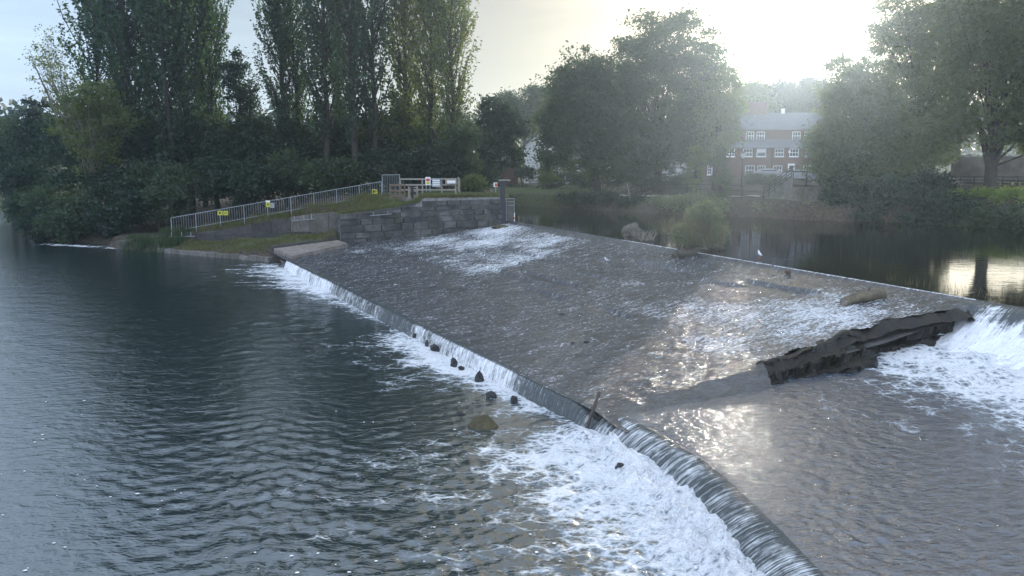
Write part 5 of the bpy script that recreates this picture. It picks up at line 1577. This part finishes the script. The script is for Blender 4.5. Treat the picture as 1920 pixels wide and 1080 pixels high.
bl_tree("broadleaf_tree", "sunlit bushy tree at the foot of the pale poplars beside the cream sky", 862, 72, [(868, 255, 24, 30), (850, 290, 34, 34), (880, 310, 22, 24), (835, 320, 30, 24)], 110, 85, .25, M['leaf_mid'], M['bark'], 307, trunk_r=.2, clear=1.5, crad=.8)
bl_tree("broadleaf_tree", "light green bushy tree between the stems of the right poplar clump", 735, 78, [(735, 215, 40, 40), (700, 255, 40, 36), (770, 250, 36, 40), (640, 262, 40, 30)], 130, 70, .26, M['leaf_yellow'], M['bark'], 308, trunk_r=.2, clear=2, crad=.9)
bl_tree("broadleaf_tree", "light green bushy tree behind the stems of the left poplar clump", 345, 80, [(320, 235, 40, 36), (370, 225, 34, 36), (405, 255, 34, 36), (280, 265, 40, 28)], 130, 70, .26, M['leaf_yellow'], M['bark'], 309, trunk_r=.2, clear=2, crad=.9)
# the big tree in the middle of the far bank
bl_tree("lime_tree", "great dark round headed tree in the middle of the far bank, tallest there", 1232, 87, [(1250, 78, 80, 58), (1200, 120, 60, 60, -1), (1305, 130, 62, 70), (1240, 185, 115, 90), (1160, 200, 60, 60, -2), (1205, 265, 115, 55, -2), (1310, 250, 60, 60), (1270, 300, 90, 26), (1215, 318, 80, 22, -2), (1160, 285, 60, 40, -3)], 640, 95, .33, M['leaf_mid'], M['bark'], 320, trunk_r=.55, clear=3.2, crad=1.25, hollow=.3)
bl_tree("lime_tree", "lower dark spreading tree joined to the left of the great tree", 1120, 85, [(1100, 135, 50, 42), (1065, 175, 48, 46), (1120, 190, 70, 65), (1050, 230, 45, 45), (1100, 265, 85, 50), (1045, 285, 44, 34), (1150, 318, 66, 22), (1060, 310, 50, 18), (1020, 240, 24, 30)], 430, 95, .32, M['leaf_mid'], M['bark'], 321, trunk_r=.45, clear=3, crad=1.15, hollow=.3)
bl_tree("lime_tree", "sunlit paler tree between the great round headed tree and the brick house", 1338, 85, [(1340, 165, 42, 46), (1365, 205, 30, 42), (1335, 235, 50, 45), (1362, 258, 30, 22), (1318, 285, 26, 18)], 190, 95, .30, M['leaf_ivy'], M['bark'], 322, trunk_r=.3, clear=4.5, crad=1.0, hollow=.3)
bl_tree("broadleaf_tree", "ivy covered stem with bright leaves on its right side, left of the brick house", 1303, 80, [(1303, 300, 14, 26), (1300, 330, 17, 26), (1314, 295, 10, 18)], 46, 80, .24, M['leaf_ivy'], M['bark'], 323, trunk_r=.22, clear=1.2, crad=.5, hollow=.1)
bl_tree("sapling", "thin leafy sapling by the path railing in front of the brick house", 1352, 71, [(1350, 300, 18, 26), (1356, 335, 24, 28), (1352, 368, 26, 18)], 60, 55, .2, M['leaf_mid'], M['bark'], 324, trunk_r=.08, clear=.6, crad=.55, hollow=.1)
# behind the houses
for i, (px, Y, L_, lm, lab) in enumerate([
    (985, 135, [(975, 190, 28, 22), (1010, 185, 26, 24), (950, 200, 22, 24), (990, 225, 45, 30)], 'leaf_mid', "distant grey green tree above the white house roof"),
    (1040, 170, [(1035, 185, 20, 20), (1050, 210, 30, 30)], 'leaf_mid', "distant tree top showing left of the big tree"),
    (1418, 127, [(1415, 180, 16, 22), (1425, 200, 20, 18), (1408, 205, 16, 20)], 'leaf_yellow', "golden green distant tree right behind the left end of the brick house roof"),
    (1458, 130, [(1440, 172, 22, 16), (1470, 170, 24, 18), (1458, 195, 46, 30), (1490, 185, 26, 26)], 'leaf_dark', "distant round topped tree behind the brick house chimney"),
    (1530, 128, [(1525, 165, 26, 22), (1550, 190, 34, 32), (1505, 195, 24, 20)], 'leaf_dark', "distant dark tree behind the right end of the brick house roof"),
    (1385, 135, [(1385, 190, 20, 22), (1378, 215, 30, 26)], 'leaf_mid', "distant bluish tree between the big tree and the golden one"),
]):
    bl_tree("broadleaf_tree", lab, px, Y, L_, 190, 70, .42, M[lm], M['bark'], 340 + i, "distant trees behind the houses", trunk_r=.4, clear=4, crad=1.5)
# right hand trees
bl_tree("broadleaf_tree", "big dark tree left of the forked tree, hiding the end of the brick house", 1612, 70, [(1580, 130, 34, 30), (1620, 165, 55, 50), (1570, 200, 40, 45), (1640, 225, 70, 60), (1575, 265, 52, 50), (1650, 290, 80, 50), (1590, 320, 60, 36), (1700, 320, 60, 36, -2), (1730, 265, 50, 40, 2), (1545, 275, 34, 34), (1528, 312, 26, 22)], 540, 100, .27, M['leaf_sunny'], M['bark'], 360, trunk_r=.35, clear=2.5, crad=1.0, hollow=.25)
bl_tree("broadleaf_tree", "tall open tree of the right hand group, bright sky behind its thin top", 1715, 74, [(1700, 20, 48, 40), (1665, 70, 36, 34), (1735, 60, 40, 50), (1690, 105, 44, 34), (1750, 130, 60, 50), (1700, 175, 60, 50), (1760, 215, 55, 50), (1745, 280, 50, 34), (1700, 250, 50, 40)], 460, 85, .27, M['leaf_sunny'], M['bark'], 361, trunk_r=.3, clear=5, crad=.95, hollow=.3)
bl_tree("broadleaf_tree", "forked tree standing beside the road at the right", 1852, 63, [(1800, 30, 50, 50), (1870, 10, 60, 60), (1840, 110, 70, 60), (1910, 90, 60, 70), (1790, 150, 50, 44), (1870, 190, 70, 42), (1960, 60, 60, 80), (1960, 170, 60, 60), (1810, 215, 50, 40), (1775, 230, 40, 40), (1900, 235, 60, 36), (1960, 240, 50, 36), (1850, 60, 90, 60), (1900, 268, 46, 24), (1965, 275, 50, 26), (1815, 262, 36, 22)], 760, 100, .26, M['leaf_sunny'], M['bark'], 362, trunk_r=.46, clear=2.1, crad=1.0, hollow=.25, fork=[(-1.6, .3, 7.0), (1.4, -.2, 7.5), (.2, .6, 8)])
bl_tree("broadleaf_tree", "tree at the right edge, its dark crown beside the forked tree", 2060, 60, [(2030, 60, 70, 80), (2080, 140, 80, 70), (2010, 180, 50, 50), (2120, 60, 80, 90)], 200, 90, .28, M['leaf_sunny'], M['bark'], 363, trunk_r=.4, clear=3, crad=1.1, hollow=.25)

# bushes on the right hand bank, hanging to the water
def bush(name, label, items, ls_, lm, seed, nper, per, group=None, crad=.7, kind=None, cat="bush", hollow=.35, stems=True):
    """leafy mass: items = (px, py, rx, ry, Y) lobes; base under the first of them"""
    g = np.random.default_rng(seed)
    x0 = at(items[0][0], items[0][1], items[0][4])
    b = np.array([x0[0], x0[1], gz(x0[0], x0[1])])
    C, tips = [], []
    for (px, py, rx, ry, Y) in items:
        l = np.array(lob(px, py, rx, ry, Y, b))
        n = nper
        d = g.normal(size=(n, 3)); d /= np.linalg.norm(d, axis=1, keepdims=True)
        d[:, 2] = np.abs(d[:, 2]) * np.where(g.random(n) < .3, -1, 1)
        cc = l[:3] + d * (hollow + (1 - hollow) * g.random((n, 1)) ** .5) * l[3:6]
        tips += list(cc[:6])
        c_ = np.repeat(cc, per, 0) + g.normal(size=(n * per, 3)) * np.array([.5, .5, .36]) * crad
        C.append(c_)
    C = np.vstack(C)
    root = tag(empty(name, tuple(b)), label, cat, group)
    if kind:
        bpy.data.objects.remove(root)
        o = link(name, leaves(name, C + b, ls_, M[lm], g)); tag(o, kind=kind); return o
    link("foliage", leaves("foliage", C, ls_, M[lm], g), root)
    if stems:
        m = MB()
        for tp in tips: m.tube([(tp[0] * .4, tp[1] * .4 , min(-.1, tp[2] - 1.5)), tuple(tp * [.8, .8, .6]), tuple(tp)], [.05, .035, .015], 4, False)
        o = m.build("stems", M['bark'], root); o["kind"] = "stuff"
    return root

bush("bush", "big dark bush hanging into the water at the right of the pale bank wall", [(1600, 395, 50, 40, 66), (1640, 420, 55, 34, 63.5), (1580, 360, 40, 34, 69), (1660, 370, 50, 40, 66)], .24, 'leaf_dark', 401, 60, 55)
bush("bush", "broad dark bush on the water's edge below the road railing", [(1740, 420, 60, 36, 61), (1700, 380, 60, 40, 64), (1780, 395, 50, 34, 61), (1740, 350, 50, 30, 65)], .24, 'leaf_dark', 402, 60, 55)
bush("bush", "dark bank of ivy and bushes at the right edge under the sunlit hedge", [(1850, 430, 70, 34, 59), (1920, 425, 70, 40, 57.5), (1990, 430, 70, 44, 56), (1810, 405, 40, 26, 60.5)], .24, 'leaf_mid', 403, 80, 55)
bush("hedge", "sunlit bright green hedge top along the road railing at the right", [(1800, 375, 34, 14, 62.5), (1845, 370, 40, 14, 62), (1900, 370, 44, 15, 61), (1960, 372, 50, 16, 60)], .2, 'leaf_sun_tint', 404, 60, 50, crad=.45, cat="hedge")
bush("bush", "scrubby low brown bushes on the steep far bank below the pale wall", [(1450, 395, 40, 14, 68.5), (1510, 398, 44, 16, 68), (1550, 400, 40, 18, 67)], .2, 'leaf_bush', 405, 34, 30, crad=.6)
bush("bush", "green bank bush with some yellow leaves below the path", [(1290, 378, 46, 14, 71), (1340, 388, 40, 16, 70), (1250, 380, 30, 9, 72.5)], .2, 'leaf_bush', 406, 45, 36, crad=.55)
bush("bush", "dark trailing bushes at the water's edge under the big tree", [(1130, 372, 44, 12, 78), (1080, 372, 40, 12, 80), (1190, 378, 30, 12, 76)], .22, 'leaf_dark', 407, 40, 40, crad=.6)
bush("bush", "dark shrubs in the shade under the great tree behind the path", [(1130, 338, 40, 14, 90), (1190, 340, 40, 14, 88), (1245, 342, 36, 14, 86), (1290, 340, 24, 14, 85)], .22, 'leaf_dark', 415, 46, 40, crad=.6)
bush("bush", "pale round garden bush beside the bench on the lawn", [(1024, 328, 16, 12, 96), (1030, 338, 22, 9, 95)], .22, 'leaf_ivy', 408, 34, 40, crad=.5)
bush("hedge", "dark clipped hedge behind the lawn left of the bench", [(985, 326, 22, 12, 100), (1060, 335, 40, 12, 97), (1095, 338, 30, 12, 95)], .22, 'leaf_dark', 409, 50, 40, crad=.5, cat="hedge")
bush("hedge", "low hedge with a sunlit left end in front of the silver car", [(1410, 336, 16, 10, 92), (1432, 338, 22, 10, 91.5), (1455, 340, 18, 9, 91)], .2, 'leaf_mid', 410, 50, 40, crad=.4, cat="hedge")
bush("bush", "small sunlit yellow bush behind the wall top right of the timber fence", [(888, 338, 18, 10, 70), (900, 348, 14, 9, 69.5), (872, 350, 20, 10, 70)], .18, 'leaf_yellow', 411, 40, 40, crad=.4)
bush("bush", "leafy green bush growing on the weir crest over dark driftwood", [(1320, 428, 38, 22, 42.8), (1286, 440, 28, 18, 42.4), (1342, 436, 20, 22, 42.6), (1306, 402, 18, 16, 42.6), (1336, 404, 16, 14, 42.5), (1276, 440, 14, 18, 42.3), (1312, 452, 46, 9, 42.3), (1325, 390, 10, 9, 42.6)], .12, 'leaf_bush', 412, 52, 60, crad=.25, hollow=.25)
sn_ = []
g3 = np.random.default_rng(77)
for i in range(300):
    q = at(1312 + g3.normal() * 26, 440, 42.6); sn_.append((q[0], q[1] + g3.normal() * .5, 2.3 + 1.0 * g3.random()))
blades("dry_grass", sn_, 1.1, 4, .12, M['drygrass'], 413, .02, .5)
# weeds standing at the crest by the breach
wd = []
for i in range(60):
    k = g3.uniform(-5, 6); p = CREST1 + cdir * k - cnor * g3.uniform(.4, 1.3); wd.append((p[0], p[1], 1.95))
blades("weeds", wd, .55, 3, .1, M['drygrass'], 414, .02, .8)

# left bank: shrubs one can tell apart, and the mass of undergrowth behind them
bush("bush", "dark bush hanging over the water at the bend, far left", [(50, 400, 38, 38, 70), (36, 350, 36, 48, 76), (70, 425, 34, 22, 67)], .28, 'leaf_dark', 420, 60, 55)
bush("bush", "green bush low over the water left of the little outfall", [(120, 425, 46, 26, 65.5), (150, 400, 50, 34, 67), (90, 390, 44, 36, 68)], .26, 'leaf_mid', 421, 60, 55)
bush("bush", "dark bush behind the wing wall and the outfall", [(205, 415, 40, 28, 65.5), (250, 390, 44, 34, 67), (210, 370, 50, 40, 68.5)], .26, 'leaf_dark', 422, 60, 55)
bush("bush", "tall green shrub behind the first span of the long railing", [(310, 380, 48, 36, 67), (340, 350, 50, 40, 69), (280, 345, 40, 40, 70)], .26, 'leaf_mid', 423, 60, 55)
bush("bush", "dark shrub behind the middle of the long railing", [(430, 360, 60, 40, 68.5), (470, 340, 50, 40, 70), (400, 330, 50, 40, 71)], .26, 'leaf_dark', 424, 60, 55)
bush("bush", "dark green shrub behind the upper end of the long railing", [(580, 340, 60, 40, 70), (540, 325, 50, 44, 71.5), (640, 330, 50, 36, 71)], .26, 'leaf_mid', 425, 60, 55)
bush("bush", "dark shrub behind the timber fence", [(720, 315, 56, 36, 71.5), (790, 310, 56, 34, 72), (840, 320, 40, 26, 71.5)], .26, 'leaf_dark', 426, 60, 55)
it = []
g4 = np.random.default_rng(5)
for px in range(20, 900, 46):
    for py, dY in ((350, 0), (305, 3), (275, 6)):
        if py == 275 and px > 860: continue
        Y = np.interp(px, [-160, 0, 200, 400, 900], [84, 78, 71, 72, 76]) + dY
        it.append((px + g4.normal() * 14, py + g4.normal() * 9 - (6 if 0 < px < 500 else 0), 44, 34, Y))
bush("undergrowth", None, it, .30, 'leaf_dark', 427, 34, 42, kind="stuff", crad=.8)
it = []
for px in range(30, 900, 70):
    Y = np.interp(px, [-160, 0, 200, 400, 900], [88, 82, 76, 77, 80])
    it.append((px + g4.normal() * 20, 250 + g4.normal() * 18, 46, 36, Y))
bush("undergrowth", None, it, .30, 'leaf_mid', 428, 34, 36, kind="stuff", crad=.9)

# far woods closing the horizon
g5 = np.random.default_rng(9)
C = []
for i in range(260):
    a = R(-52 + 104 * (i + g5.random()) / 260)
    r_ = 200 + 60 * g5.random()
    x, y = r_ * math.sin(a), r_ * math.cos(a)
    hh = 9 + 7 * g5.random()
    n = 70
    C.append(np.array([x, y, 6]) + g5.normal(size=(n, 3)) * np.array([3.6, 3.6, 0]) + np.column_stack([np.zeros((n, 2)), g5.random(n) ** .8 * hh * np.clip(1 - .0 * g5.random(n), 0, 1)]))
C = np.vstack(C)
tag(link("far_woods", leaves("far_woods", C, 2.2, M['leaf_dark'], g5)), kind="stuff")
